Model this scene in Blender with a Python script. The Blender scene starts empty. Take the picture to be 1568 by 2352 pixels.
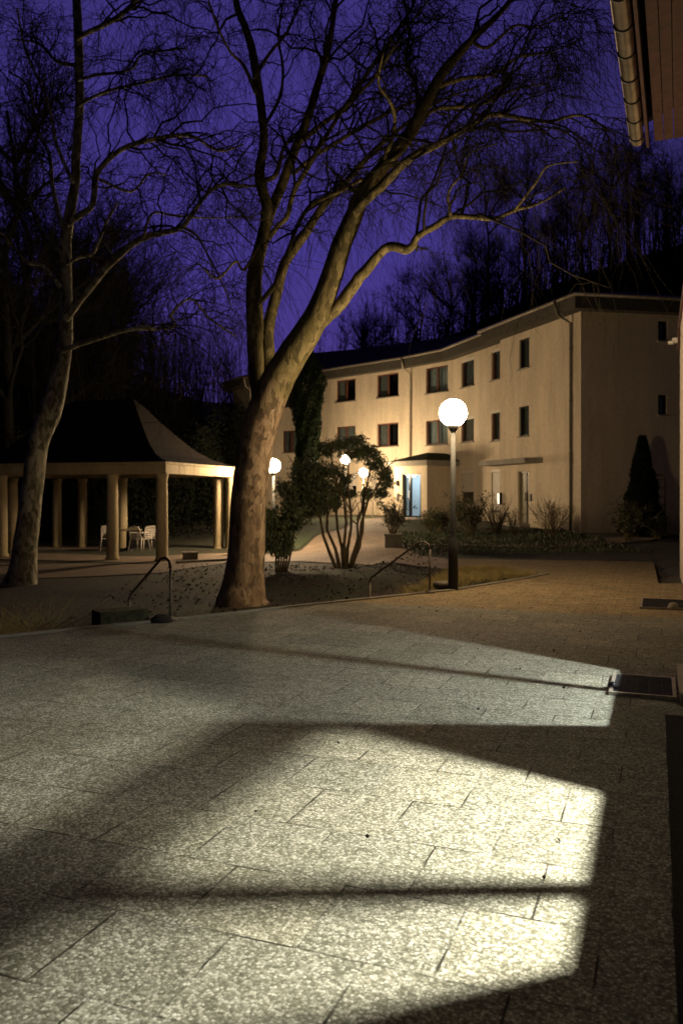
import bpy, bmesh, math, random
import numpy as np
from mathutils import Vector, Matrix
R = math.radians
scene = bpy.context.scene
COL = scene.collection
CH = 1.6                      # camera height
FP = 1882.0                   # focal length in layout units (picture = 1568 x 2352 units)
HZ = 1140.0                   # horizon row

# ------------------------------------------------------------------ camera
cam_d = bpy.data.cameras.new('camera'); cam = bpy.data.objects.new('camera', cam_d); COL.objects.link(cam)
cam.location = (0, 0, CH); cam.rotation_euler = (R(90), 0, 0)
cam_d.sensor_fit = 'VERTICAL'; cam_d.sensor_height = 36.0; cam_d.sensor_width = 24.0
cam_d.lens = 36.0 * FP / 2352.0
cam_d.shift_y = -36.0 / 2352.0
cam_d.dof.use_dof = True; cam_d.dof.focus_distance = 5.5; cam_d.dof.aperture_fstop = 3.2
cam_d.clip_start = 0.05; cam_d.clip_end = 1200
scene.camera = cam

# ------------------------------------------------------------------ sky
w = bpy.data.worlds.new('World'); scene.world = w; w.use_nodes = True
nt = w.node_tree; nt.nodes.clear()
def wn(t, **k):
    n = nt.nodes.new(t)
    for a, b in k.items(): setattr(n, a, b)
    return n
out = wn('ShaderNodeOutputWorld'); add = wn('ShaderNodeAddShader')
sky = wn('ShaderNodeTexSky'); sky.sky_type = 'NISHITA'; sky.sun_disc = False
sky.sun_elevation = R(-5); sky.sun_rotation = R(-8)
bg1 = wn('ShaderNodeBackground'); bg1.inputs[1].default_value = 0.05
nt.links.new(sky.outputs[0], bg1.inputs[0])
tc = wn('ShaderNodeTexCoord'); nrm = wn('ShaderNodeVectorMath', operation='NORMALIZE')
nt.links.new(tc.outputs['Generated'], nrm.inputs[0])
gd = Vector((-0.10, 1, 0.22)).normalized()
dot = wn('ShaderNodeVectorMath', operation='DOT_PRODUCT'); dot.inputs[1].default_value = gd
nt.links.new(nrm.outputs[0], dot.inputs[0])
mr = wn('ShaderNodeMapRange'); mr.inputs[1].default_value = 0.70; mr.inputs[2].default_value = 1.0
nt.links.new(dot.outputs['Value'], mr.inputs[0])
rp = wn('ShaderNodeValToRGB'); nt.links.new(mr.outputs[0], rp.inputs[0])
cr = rp.color_ramp; cr.interpolation = 'EASE'
cr.elements[0].position = 0.0; cr.elements[0].color = (.0050, .0042, .013, 1)
cr.elements[1].position = 1.0; cr.elements[1].color = (.064, .043, .280, 1)
e = cr.elements.new(.55); e.color = (.029, .0215, .112, 1)
e = cr.elements.new(.83); e.color = (.049, .035, .215, 1)
sep = wn('ShaderNodeSeparateXYZ'); nt.links.new(nrm.outputs[0], sep.inputs[0])
mz = wn('ShaderNodeMapRange'); mz.inputs[1].default_value = 0.0; mz.inputs[2].default_value = 0.28
mz.inputs[3].default_value = 1.0; mz.inputs[4].default_value = 0.0
nt.links.new(sep.outputs[2], mz.inputs[0])
nz = wn('ShaderNodeTexNoise'); nz.inputs['Scale'].default_value = 3.0; nz.inputs['Detail'].default_value = 3
nt.links.new(nrm.outputs[0], nz.inputs['Vector'])
nm = wn('ShaderNodeMapRange'); nm.inputs[3].default_value = .74; nm.inputs[4].default_value = 1.06
nt.links.new(nz.outputs[0], nm.inputs[0])
mx = wn('ShaderNodeMix', data_type='RGBA', blend_type='MULTIPLY'); mx.inputs[7].default_value = (1.2, .95, .85, 1)
nt.links.new(mz.outputs[0], mx.inputs[0]); nt.links.new(rp.outputs[0], mx.inputs[6])
bg2 = wn('ShaderNodeBackground'); nt.links.new(mx.outputs[2], bg2.inputs[0]); nt.links.new(nm.outputs[0], bg2.inputs[1])
nt.links.new(bg1.outputs[0], add.inputs[0]); nt.links.new(bg2.outputs[0], add.inputs[1]); nt.links.new(add.outputs[0], out.inputs[0])

scene.view_settings.view_transform = 'Standard'; scene.view_settings.look = 'None'
scene.view_settings.exposure = 0.0; scene.view_settings.gamma = 1.0
scene.render.engine = 'CYCLES'
LAMP_COL = (1.0, .72, .42)

# ------------------------------------------------------------------ helpers
def P(x, y, Y): return Vector(((x - 784) / FP * Y, Y, CH + (HZ - y) / FP * Y))
def G(x, y, z=0.0):
    Y = (CH - z) * FP / (y - HZ); return Vector(((x - 784) / FP * Y, Y, z))
def tag(o, label=None, cat=None, group=None, kind=None):
    if label: o['label'] = label
    if cat: o['category'] = cat
    if group: o['group'] = group
    if kind: o['kind'] = kind
    return o
def empty(name, loc, label, cat, group=None, rz=0):
    o = bpy.data.objects.new(name, None); COL.objects.link(o); o.location = loc; o.rotation_euler = (0, 0, rz)
    o.empty_display_size = .2
    return tag(o, label, cat, group)
class MB:
    def __init__(s): s.v = []; s.f = []; s.sm = []
    def add(s, vs, fs, smooth=False):
        n = len(s.v); s.v += [tuple(q) for q in vs]; s.f += [tuple(i + n for i in f) for f in fs]; s.sm += [smooth] * len(fs)
    def box(s, c, size, rz=0.0, M=None):
        hx, hy, hz = [a / 2 for a in size]
        vs = [Vector((a * hx, b * hy, d * hz)) for d in (-1, 1) for a, b in ((-1, -1), (1, -1), (1, 1), (-1, 1))]
        rot = M if M is not None else Matrix.Rotation(rz, 3, 'Z')
        vs = [rot @ q + Vector(c) for q in vs]
        s.add(vs, [(3, 2, 1, 0), (4, 5, 6, 7), (0, 1, 5, 4), (1, 2, 6, 5), (2, 3, 7, 6), (3, 0, 4, 7)])
    def tube(s, pts, rad, n=6, caps=True, smooth=True):
        pts = [Vector(p) for p in pts]; m = len(pts)
        if not hasattr(rad, '__len__'): rad = [rad] * m
        vs = []; ref = Vector((.3, .9, .31)).normalized()
        for i, p in enumerate(pts):
            t = (pts[min(i + 1, m - 1)] - pts[max(i - 1, 0)])
            if t.length < 1e-9: t = Vector((0, 0, 1))
            t.normalize(); a = ref - t * ref.dot(t)
            if a.length < 1e-3: a = t.orthogonal()
            a.normalize(); ref = a; b = t.cross(a)
            for k in range(n):
                an = 2 * math.pi * k / n; vs.append(p + (a * math.cos(an) + b * math.sin(an)) * rad[i])
        fs = [(i * n + k, i * n + (k + 1) % n, (i + 1) * n + (k + 1) % n, (i + 1) * n + k) for i in range(m - 1) for k in range(n)]
        if caps: fs += [tuple(range(n))[::-1], tuple((m - 1) * n + k for k in range(n))]
        s.add(vs, fs, smooth)
    def lathe(s, c, prof, n=24, smooth=True):
        vs = []; m = len(prof)
        for r, z in prof:
            for k in range(n):
                a = 2 * math.pi * k / n; vs.append((c[0] + r * math.cos(a), c[1] + r * math.sin(a), c[2] + z))
        fs = [(i * n + k, i * n + (k + 1) % n, (i + 1) * n + (k + 1) % n, (i + 1) * n + k) for i in range(m - 1) for k in range(n)]
        fs += [tuple(range(n))[::-1], tuple((m - 1) * n + k for k in range(n))]
        s.add(vs, fs, smooth)
    def sphere(s, c, r, nu=24, nv=16):
        prof = [(r * math.sin(math.pi * i / nv), -r * math.cos(math.pi * i / nv)) for i in range(nv + 1)]
        prof[0] = (.001, -r); prof[-1] = (.001, r)
        s.lathe(c, prof, nu)
    def quad(s, a, b, c, d): s.add([a, b, c, d], [(0, 1, 2, 3)])
    def build(s, name, mat, parent=None, label=None, cat=None, group=None, kind=None):
        me = bpy.data.meshes.new(name); me.from_pydata(s.v, [], s.f); me.update()
        me.polygons.foreach_set('use_smooth', s.sm)
        me.materials.append(mat); o = bpy.data.objects.new(name, me); COL.objects.link(o)
        if parent is not None:
            o.parent = parent; o.matrix_parent_inverse = parent_inv(parent)
        return tag(o, label, cat, group, kind)
def parent_inv(p):
    m = Matrix.Identity(4); q = p; chain = []
    while q is not None: chain.append(q); q = q.parent
    for q in reversed(chain): m = m @ (q.matrix_parent_inverse if q.parent else Matrix.Identity(4)) @ q.matrix_basis
    return m.inverted()
def copy_tree(o, parent=None):
    c = o.copy(); COL.objects.link(c); c.parent = parent
    for ch in [x for x in bpy.data.objects if x.parent == o]: copy_tree(ch, c)
    return c

# fast numpy mesh of many thin tubes / leaves
class Fast:
    def __init__(s): s.V = []; s.F = []; s.n = 0
    def tubes(s, P0, Rr, sides=3):
        """P0: (K, m, 3) polylines, Rr: (K, m) radii"""
        K, m, _ = P0.shape
        T = np.zeros_like(P0); T[:, 1:-1] = P0[:, 2:] - P0[:, :-2]; T[:, 0] = P0[:, 1] - P0[:, 0]; T[:, -1] = P0[:, -1] - P0[:, -2]
        T /= np.linalg.norm(T, axis=2, keepdims=True) + 1e-9
        ref = np.array([.31, .83, .45]); A = np.cross(T, ref); A /= np.linalg.norm(A, axis=2, keepdims=True) + 1e-9
        B = np.cross(T, A)
        ang = np.arange(sides) * 2 * np.pi / sides
        V = P0[:, :, None, :] + Rr[:, :, None, None] * (A[:, :, None, :] * np.cos(ang)[None, None, :, None] + B[:, :, None, :] * np.sin(ang)[None, None, :, None])
        idx = s.n + np.arange(K * m * sides).reshape(K, m, sides)
        a = idx[:, :-1, :]; b = np.roll(a, -1, axis=2); d = idx[:, 1:, :]; c = np.roll(d, -1, axis=2)
        s.F.append(np.stack([a, b, c, d], -1).reshape(-1, 4)); s.V.append(V.reshape(-1, 3)); s.n += K * m * sides
    def quads(s, Q):
        """Q: (K,4,3)"""
        K = Q.shape[0]; s.V.append(Q.reshape(-1, 3)); s.F.append(s.n + np.arange(K * 4).reshape(K, 4)); s.n += K * 4
    def leaves(s, C, D, L, Wd, rng):
        """leaf-shaped bent quads at C along D"""
        K = len(C); D = D / (np.linalg.norm(D, axis=1, keepdims=True) + 1e-9)
        S = np.cross(D, rng.normal(size=(K, 3))); S /= np.linalg.norm(S, axis=1, keepdims=True) + 1e-9
        L = L[:, None]; Wd = Wd[:, None]
        Q = np.stack([C, C + D * L * .5 + S * Wd * .5, C + D * L, C + D * L * .5 - S * Wd * .5], 1)
        s.quads(Q)
    def build(s, name, mat, parent=None, smooth=False, **k):
        V = np.concatenate(s.V); F = np.concatenate(s.F)
        me = bpy.data.meshes.new(name); me.vertices.add(len(V)); me.vertices.foreach_set('co', V.astype(np.float32).ravel())
        me.loops.add(F.size); me.loops.foreach_set('vertex_index', F.astype(np.int32).ravel())
        me.polygons.add(len(F)); me.polygons.foreach_set('loop_start', np.arange(0, F.size, 4, dtype=np.int32))
        me.polygons.foreach_set('loop_total', np.full(len(F), 4, dtype=np.int32))
        me.update(calc_edges=True)
        if smooth: me.polygons.foreach_set('use_smooth', np.ones(len(F), dtype=bool))
        me.materials.append(mat); o = bpy.data.objects.new(name, me); COL.objects.link(o)
        if parent is not None:
            o.parent = parent; o.matrix_parent_inverse = parent_inv(parent)
        return tag(o, **k)

# ------------------------------------------------------------------ materials
class Mat:
    def __init__(s, name):
        s.m = bpy.data.materials.new(name); s.m.use_nodes = True; s.t = s.m.node_tree; s.b = s.t.nodes['Principled BSDF']
    def n(s, t, **k):
        q = s.t.nodes.new(t)
        for a, b in k.items():
            if a.startswith('i_'): q.inputs[a[2:].replace('_', ' ')].default_value = b
            else: setattr(q, a, b)
        return q
    def l(s, a, b): s.t.links.new(a, b)
    def coord(s, which='Object'): return s.n('ShaderNodeTexCoord').outputs[which]
    def noise(s, vec, sc, det=4, rough=.55):
        q = s.n('ShaderNodeTexNoise'); q.inputs['Scale'].default_value = sc; q.inputs['Detail'].default_value = det
        q.inputs['Roughness'].default_value = rough; s.l(vec, q.inputs['Vector']); return q.outputs[0]
    def ramp(s, v, stops):
        q = s.n('ShaderNodeValToRGB'); s.l(v, q.inputs[0]); c = q.color_ramp
        c.elements[0].position = stops[0][0]; c.elements[0].color = (*stops[0][1], 1)
        c.elements[1].position = stops[-1][0]; c.elements[1].color = (*stops[-1][1], 1)
        for p, col in stops[1:-1]: c.elements.new(p).color = (*col, 1)
        return q.outputs[0]
    def mix(s, f, a, b, mode='MIX'):
        q = s.n('ShaderNodeMix', data_type='RGBA', blend_type=mode)
        for sock, v in ((0, f), (6, a), (7, b)):
            if hasattr(v, 'is_linked'): s.l(v, q.inputs[sock])
            else: q.inputs[sock].default_value = v if sock == 0 else (*v, 1)
        return q.outputs[2]
    def math(s, op, a, b=None):
        q = s.n('ShaderNodeMath', operation=op)
        for i, v in enumerate((a, b)):
            if v is None: continue
            if hasattr(v, 'is_linked'): s.l(v, q.inputs[i])
            else: q.inputs[i].default_value = v
        return q.outputs[0]
    def base(s, c):
        if hasattr(c, 'is_linked'): s.l(c, s.b.inputs['Base Color'])
        else: s.b.inputs['Base Color'].default_value = (*c, 1)
    def bump(s, h, dist=.01, st=1.0):
        q = s.n('ShaderNodeBump'); q.inputs['Distance'].default_value = dist; q.inputs['Strength'].default_value = st
        s.l(h, q.inputs['Height']); s.l(q.outputs[0], s.b.inputs['Normal'])
    def rough(s, r): s.b.inputs['Roughness'].default_value = r
def simple(name, col, rough=.6, metal=0.0, var=.25, sc=8.0, bump=0.0):
    m = Mat(name); c = m.coord(); v = m.noise(c, sc)
    lo = tuple(a * (1 - var) for a in col); hi = tuple(min(1, a * (1 + var)) for a in col)
    m.base(m.ramp(v, [(.3, lo), (.7, hi)])); m.rough(rough); m.b.inputs['Metallic'].default_value = metal
    if rough > .75: m.b.inputs['Specular IOR Level'].default_value = .12
    if bump: m.bump(m.noise(c, sc * 6), bump)
    return m.m
def emit(name, col, st):
    m = Mat(name); m.base((.8, .8, .8)); m.b.inputs['Emission Color'].default_value = (*col, 1)
    m.b.inputs['Emission Strength'].default_value = st; return m.m

def paving_mat(name, bw, rh, warm=0.0, mortar=.006, small=False):
    m = Mat(name); c = m.coord()
    br = m.n('ShaderNodeTexBrick'); br.offset = .5; br.squash = 1.0
    br.inputs['Scale'].default_value = 1.0; br.inputs['Brick Width'].default_value = bw; br.inputs['Row Height'].default_value = rh
    br.inputs['Mortar Size'].default_value = mortar; br.inputs['Mortar Smooth'].default_value = .35
    br.inputs['Color1'].default_value = (0, 0, 0, 1); br.inputs['Color2'].default_value = (1, 1, 1, 1); br.inputs['Mortar'].default_value = (.5, .5, .5, 1)
    warp = m.n('ShaderNodeVectorMath', operation='MULTIPLY_ADD'); nn = m.n('ShaderNodeTexNoise'); nn.inputs['Scale'].default_value = 5; nn.inputs['Detail'].default_value = 5
    m.l(c, nn.inputs['Vector']); m.l(nn.outputs['Color'], warp.inputs[0]); warp.inputs[1].default_value = (.012, .012, 0); 
    off = m.n('ShaderNodeVectorMath', operation='ADD'); m.l(c, off.inputs[0]); off.inputs[1].default_value = (.19 - .006, -.15 - .006, 0)
    m.l(off.outputs[0], warp.inputs[2]); m.l(warp.outputs[0], br.inputs['Vector'])
    # washed aggregate: pebbles of about a centimetre
    vo = m.n('ShaderNodeTexVoronoi'); vo.inputs['Scale'].default_value = 88; m.l(c, vo.inputs['Vector'])
    vo.inputs['Randomness'].default_value = 1.0
    sx = m.n('ShaderNodeSeparateXYZ'); m.l(vo.outputs['Color'], sx.inputs[0])
    peb = m.ramp(sx.outputs[0], [(0, (.075, .073, .058)), (.28, (.14, .135, .108)), (.55, (.225, .218, .182)), (.8, (.33, .322, .275)), (1, (.47, .46, .41))])
    gap = m.ramp(vo.outputs['Distance'], [(.35, (1, 1, 1)), (.8, (.5, .5, .47))])
    peb = m.mix(1.0, peb, gap, 'MULTIPLY')
    dirt = m.noise(c, 1.1, 6, .6); dirt2 = m.noise(c, 9, 6, .7)
    col = m.mix(m.math('MULTIPLY', dirt, .45), peb, (.15, .145, .10))
    slab = m.ramp(br.outputs['Color'], [(0, (.80, .79, .76)), (.35, (.95, .95, .93)), (.75, (1.0, .99, .97)), (1, (1.2, 1.17, 1.1))])
    col = m.mix(1.0, col, slab, 'MULTIPLY')
    blotch = m.ramp(dirt2, [(.3, (.66, .66, .60)), (.5, (.95, .95, .92)), (.7, (1.15, 1.14, 1.12))]); col = m.mix(1.0, col, blotch, 'MULTIPLY')
    if warm: col = m.mix(1.0, col, (1.25, 1.0, .72), 'MULTIPLY')
    # joints, partly filled with sand and moss
    fill = m.ramp(m.noise(c, 3.2, 4, .6), [(.41, (.02, .02, .02)), (.60, (.95, .95, .95))])
    jf = m.math('MULTIPLY', br.outputs['Fac'], fill)
    col = m.mix(jf, col, (.018, .016, .010)); m.base(col); m.rough(.8); m.b.inputs['Specular IOR Level'].default_value = .12
    h = m.math('SUBTRACT', m.math('MULTIPLY', m.math('SUBTRACT', 1.0, vo.outputs['Distance']), .5), m.math('MULTIPLY', jf, 2.2))
    m.bump(h, .004, .8); return m.m
MAT = {}
MAT['paving'] = paving_mat('washed_concrete_slabs', .5, .5, mortar=.006)
MAT['pavers'] = paving_mat('small_pavers', .25, .125, 1, .007)
def ground_mat():
    m = Mat('leaf_litter_soil'); c = m.coord()
    a = m.noise(c, 1.1, 6, .65); b = m.noise(c, 22, 5, .7)
    vo = m.n('ShaderNodeTexVoronoi'); vo.inputs['Scale'].default_value = 16; m.l(c, vo.inputs['Vector'])
    sx = m.n('ShaderNodeSeparateXYZ'); m.l(vo.outputs['Color'], sx.inputs[0])
    leaf = m.ramp(sx.outputs[1], [(0, (.012, .0095, .006)), (.6, (.028, .020, .011)), (.9, (.042, .029, .014)), (1, (.07, .048, .024))])
    green = m.ramp(b, [(.3, (.012, .018, .006)), (.7, (.04, .052, .018))])
    m.base(m.mix(m.ramp(a, [(.42, (0, 0, 0)), (.6, (1, 1, 1))]), leaf, green)); m.rough(.9)
    m.bump(m.math('ADD', b, vo.outputs['Distance']), .03, .8); return m.m
MAT['soil'] = ground_mat()
def lawn_mat():
    m = Mat('lawn'); c = m.coord(); m.base(m.ramp(m.noise(c, 14, 6, .7), [(.3, (.014, .022, .007)), (.7, (.038, .058, .019))])); m.rough(.9)
    m.bump(m.noise(c, 60, 4), .03, 1); return m.m
MAT['lawn'] = lawn_mat()
def path_mat():
    m = Mat('path_paving'); c = m.coord(); br = m.n('ShaderNodeTexBrick'); br.inputs['Scale'].default_value = 1
    br.inputs['Brick Width'].default_value = .3; br.inputs['Row Height'].default_value = .15; br.inputs['Mortar Size'].default_value = .006
    br.inputs['Color1'].default_value = (.17, .125, .088, 1); br.inputs['Color2'].default_value = (.225, .165, .115, 1); br.inputs['Mortar'].default_value = (.07, .055, .04, 1)
    m.l(c, br.inputs['Vector']); v = m.ramp(m.noise(c, 1.5, 6, .6), [(.3, (.7, .7, .68)), (.7, (1.15, 1.12, 1.1))])
    m.base(m.mix(1.0, br.outputs['Color'], v, 'MULTIPLY')); m.rough(.8); m.bump(m.noise(c, 50), .004); return m.m
MAT['path'] = path_mat()
def plaster(name, col, streak=.2):
    m = Mat(name); c = m.coord(); mp = m.n('ShaderNodeMapping'); mp.inputs['Scale'].default_value = (1, 1, .25); m.l(c, mp.inputs[0])
    a = m.noise(mp.outputs[0], 1.2, 6, .6); b = m.noise(c, 7, 5, .6)
    f = m.math('ADD', m.math('MULTIPLY', a, .65), m.math('MULTIPLY', b, .35))
    lo = tuple(q * (1 - streak) for q in col); hi = tuple(min(.9, q * (1 + streak * .6)) for q in col)
    col_ = m.ramp(f, [(.35, lo), (.62, hi)])
    if streak > .15:      # rain streaks and a grimy foot
        m2 = m.n('ShaderNodeMapping'); m2.inputs['Scale'].default_value = (1, 1, .07); m.l(c, m2.inputs[0])
        col_ = m.mix(1.0, col_, m.ramp(m.noise(m2.outputs[0], 3.2, 5, .65), [(.32, (.91, .90, .87)), (.54, (1, 1, 1))]), 'MULTIPLY')
        zz = m.n('ShaderNodeSeparateXYZ'); m.l(c, zz.inputs[0]); gf = m.n('ShaderNodeMapRange'); gf.inputs[1].default_value = .3; gf.inputs[2].default_value = 1.5
        m.l(m.math('ADD', zz.outputs[2], m.math('MULTIPLY', m.noise(c, 2.2, 5), .9)), gf.inputs[0])
        col_ = m.mix(gf.outputs[0], m.mix(1.0, col_, (.62, .60, .52), 'MULTIPLY'), col_)
    m.base(col_); m.rough(.88); m.bump(m.noise(c, 90, 4, .7), .006, .7); return m.m
MAT['wall'] = plaster('cream_render', (.58, .49, .365), .2)
MAT['wall_white'] = plaster('pale_render', (.62, .55, .44))
MAT['stone'] = plaster('pale_stone', (.40, .325, .20), .25)
MAT['conc'] = plaster('worn_concrete', (.27, .25, .21), .3)
def bark_mat(name, cols, sc=1.0, upper=None):
    m = Mat(name); c = m.coord(); mp = m.n('ShaderNodeMapping'); mp.inputs['Scale'].default_value = (1, 1, .42); m.l(c, mp.inputs[0])
    v = m.n('ShaderNodeTexVoronoi'); v.inputs['Scale'].default_value = 12 * sc
    wv = m.n('ShaderNodeVectorMath', operation='MULTIPLY_ADD'); nn = m.n('ShaderNodeTexNoise'); nn.inputs['Scale'].default_value = 5; nn.inputs['Detail'].default_value = 6
    m.l(mp.outputs[0], nn.inputs['Vector']); m.l(nn.outputs['Color'], wv.inputs[0]); wv.inputs[1].default_value = (.35, .35, .35); m.l(mp.outputs[0], wv.inputs[2])
    m.l(wv.outputs[0], v.inputs['Vector']); sx = m.n('ShaderNodeSeparateXYZ'); m.l(v.outputs['Color'], sx.inputs[0])
    f = m.math('ADD', m.math('MULTIPLY', sx.outputs[0], .34), m.math('MULTIPLY', m.noise(mp.outputs[0], 7, 9, .72), .66))
    col = m.ramp(f, [(.34, cols[0]), (.46, cols[1]), (.55, cols[2]), (.68, cols[3])])
    if upper:  # olive bark higher up, also darkened in colour for weaker light there
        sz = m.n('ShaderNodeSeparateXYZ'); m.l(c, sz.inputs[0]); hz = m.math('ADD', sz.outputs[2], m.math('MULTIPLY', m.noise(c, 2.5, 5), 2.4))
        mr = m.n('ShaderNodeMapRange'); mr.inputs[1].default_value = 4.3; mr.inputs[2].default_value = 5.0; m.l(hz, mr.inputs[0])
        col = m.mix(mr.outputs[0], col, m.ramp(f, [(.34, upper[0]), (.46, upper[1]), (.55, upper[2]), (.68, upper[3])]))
    m.base(col); m.rough(.85)
    m.bump(m.math('ADD', f, m.math('MULTIPLY', m.noise(mp.outputs[0], 40, 6, .7), .5)), .03, .9); return m.m
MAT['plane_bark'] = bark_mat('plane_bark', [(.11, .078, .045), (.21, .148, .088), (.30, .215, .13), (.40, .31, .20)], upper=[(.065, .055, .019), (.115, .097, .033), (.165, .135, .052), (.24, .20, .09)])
MAT['bark_dark'] = bark_mat('dull_bark', [(.03, .025, .015), (.06, .05, .03), (.10, .085, .05), (.16, .14, .09)])
MAT['twig'] = simple('twig_bark', (.024, .021, .014), .9)
MAT['far_twig'] = simple('far_twigs', (.016, .015, .013), .95)
MAT['under'] = simple('undergrowth_leaf', (.010, .013, .007), .95, 0, .4, 2)
MAT['pole'] = simple('dark_green_paint', (.012, .013, .011), .75, .0)
MAT['rail'] = simple('worn_rail_paint', (.08, .062, .04), .65, .1, .4, 20)
MAT['tile_roof'] = simple('dark_roof_tiles', (.035, .030, .027), .8, 0, .35, 12, .02)
MAT['roof_dark'] = simple('roof_felt', (.018, .017, .018), .9)
MAT['moss'] = simple('mossy_roof', (.022, .032, .012), .95, 0, .5, 14, .03)
MAT['soffit'] = simple('dull_soffit', (.075, .068, .055), .8)
MAT['downpipe'] = simple('dull_downpipe', (.10, .085, .06), .7)
MAT['redwood'] = simple('red_brown_boards', (.075, .030, .020), .7, 0, .35, 10)
MAT['copper'] = simple('zinc_gutter', (.62, .54, .43), .32, .85, .2, 5)
MAT['gutter'] = simple('grey_gutter', (.26, .23, .18), .5, .5)
MAT['frame_red'] = simple('red_brown_window_paint', (.11, .04, .024), .45)
MAT['frame_dark'] = simple('black_metal', (.012, .013, .016), .35, .4)
MAT['white'] = simple('white_plastic', (.50, .45, .40), .45, 0, .1)
MAT['white_paint'] = simple('white_paint', (.8, .76, .7), .4, 0, .1)
MAT['shutter'] = simple('roller_shutter', (.60, .55, .48), .55, 0, .06)
MAT['curtain'] = simple('net_curtain', (.22, .21, .20), .9, 0, .3, 9)
MAT['curtain_pale'] = simple('pale_net_curtain', (.42, .43, .44), .9, 0, .2, 9)
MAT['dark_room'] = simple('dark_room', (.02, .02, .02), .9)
MAT['doorwood'] = simple('grey_green_door', (.14, .12, .07), .5)
MAT['red'] = simple('red_petals', (.5, .03, .02), .6)
MAT['clay'] = simple('terracotta', (.35, .14, .07), .7)
MAT['metal_grate'] = simple('galvanised_grate', (.06, .06, .065), .55, .4)
MAT['moss_stone'] = simple('mossy_stone', (.04, .038, .02), .95, 0, .6, 14, .02)
MAT['gravel'] = simple('dark_gravel', (.030, .028, .024), .95, 0, .6, 90, .02)
MAT['rhodo'] = simple('rhododendron_leaf', (.075, .095, .042), .55, 0, .4, 3)
MAT['conifer'] = simple('conifer_leaf', (.007, .012, .0045), .95, 0, .5, 5)
MAT['shrub'] = simple('shrub_leaf', (.035, .045, .016), .7, 0, .5, 4)
MAT['drygrass'] = simple('dry_grass', (.24, .19, .075), .85, 0, .4, 6)
MAT['bareshrub'] = simple('bare_shrub_twigs', (.11, .085, .045), .9, 0, .4, 6)
MAT['inner_wall'] = simple('interior_paint', (.7, .72, .74), .8, 0, .04)
MAT['floor_in'] = simple('interior_floor', (.3, .32, .34), .4, 0, .1)
def glass_mat():
    m = Mat('window_glass'); t = m.t; tr = m.n('ShaderNodeBsdfTransparent'); tr.inputs[0].default_value = (.8, .85, .85, 1)
    gl = m.n('ShaderNodeBsdfGlossy'); gl.inputs['Roughness'].default_value = .04; mixn = m.n('ShaderNodeMixShader'); mixn.inputs[0].default_value = .10
    m.l(tr.outputs[0], mixn.inputs[1]); m.l(gl.outputs[0], mixn.inputs[2]); m.l(mixn.outputs[0], t.nodes['Material Output'].inputs[0]); return m.m
MAT['glass'] = glass_mat()

# ------------------------------------------------------------------ terrain
TERR = [(-12, 3), (-3.86, 9.26), (-2.155, 10.56), (-.41, 12.04), (1.92, 13.9), (3.75, 16.1), (4.28, 16.9), (3.43, 17.9), (2.6, 18.8),
        (2.9, 21.0), (7.63, 20.07), (5.81, 15.05), (6.26, 15.05), (4.706, 11), (-.67, -3), (-12, -3)]
ctrl = np.array([(-5, 24, -.32), (-10, 31, -.32), (-10, 24, -.35), (-7.3, 18.8, -.42), (-3, 12.5, -.7), (-8, 9, -.55), (-12, 14, -.5), (-.5, 13.5, -.65), (1.0, 15, -.35),
                 (2.2, 15.6, -.06), (3.2, 17, -.03), (2.0, 19, -.12), (2, 21.5, -.05), (2.5, 25, .08), (3, 41, .50), (4.5, 39, .48), (8, 33, .30), (9, 30, .2), (14, 30, .2),
                 (7.6, 22, .02), (9, 19, 0), (8, 14, 0), (-1.87, 15.75, -.47), (.07, 22.2, -.36), (-3, 26, -.34), (0, 33, .15), (-2, 42, .45), (-6, 40, .1), (-8, 48, .3), (2, 46, .55), (12, 24, .05),
                 (-18, 30, -.2), (-20, 10, -.5), (0, 0, -.3), (10, 45, .6), (20, 30, .3)])
def hh(X, Y):
    X = np.asarray(X, float); Y = np.asarray(Y, float)
    d2 = (X[..., None] - ctrl[:, 0]) ** 2 + (Y[..., None] - ctrl[:, 1]) ** 2 + .6
    wgt = d2 ** -1.6; z = (wgt * ctrl[:, 2]).sum(-1) / wgt.sum(-1)
    # wooded hill behind the buildings, higher to the right
    k = np.clip((Y - 56) / 34, 0, 1); k = k * k * (3 - 2 * k)
    xr = np.interp(X / np.maximum(Y, 1), [-.6, -.4, -.25, -.16, -.045, .035, .115, .194, .274, .4166, .7], [14, 12.0, 9.2, 9.0, 14, 16, 18, 21.4, 25, 29, 34])
    z = z + k * xr * np.clip((Y / 90), .6, 1.5)
    kl = np.clip((-X - 12) / 14, 0, 1) * np.clip((Y - 26) / 20, 0, 1); z = z + kl * 5
    return z
def h(x, y): return float(hh(x, y))
def inpoly(x, y, poly):
    c = False; n = len(poly)
    for i in range(n):
        x1, y1 = poly[i]; x2, y2 = poly[(i + 1) % n]
        if (y1 > y) != (y2 > y) and x < (x2 - x1) * (y - y1) / (y2 - y1) + x1: c = not c
    return c
def grid(name, x0, x1, y0, y1, st, mat, dz=0.0, hole=None):
    nx = int((x1 - x0) / st) + 1; ny = int((y1 - y0) / st) + 1
    xs = np.linspace(x0, x1, nx); ys = np.linspace(y0, y1, ny); XX, YY = np.meshgrid(xs, ys); ZZ = hh(XX, YY) + dz
    return xs, ys, XX, YY, ZZ
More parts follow.
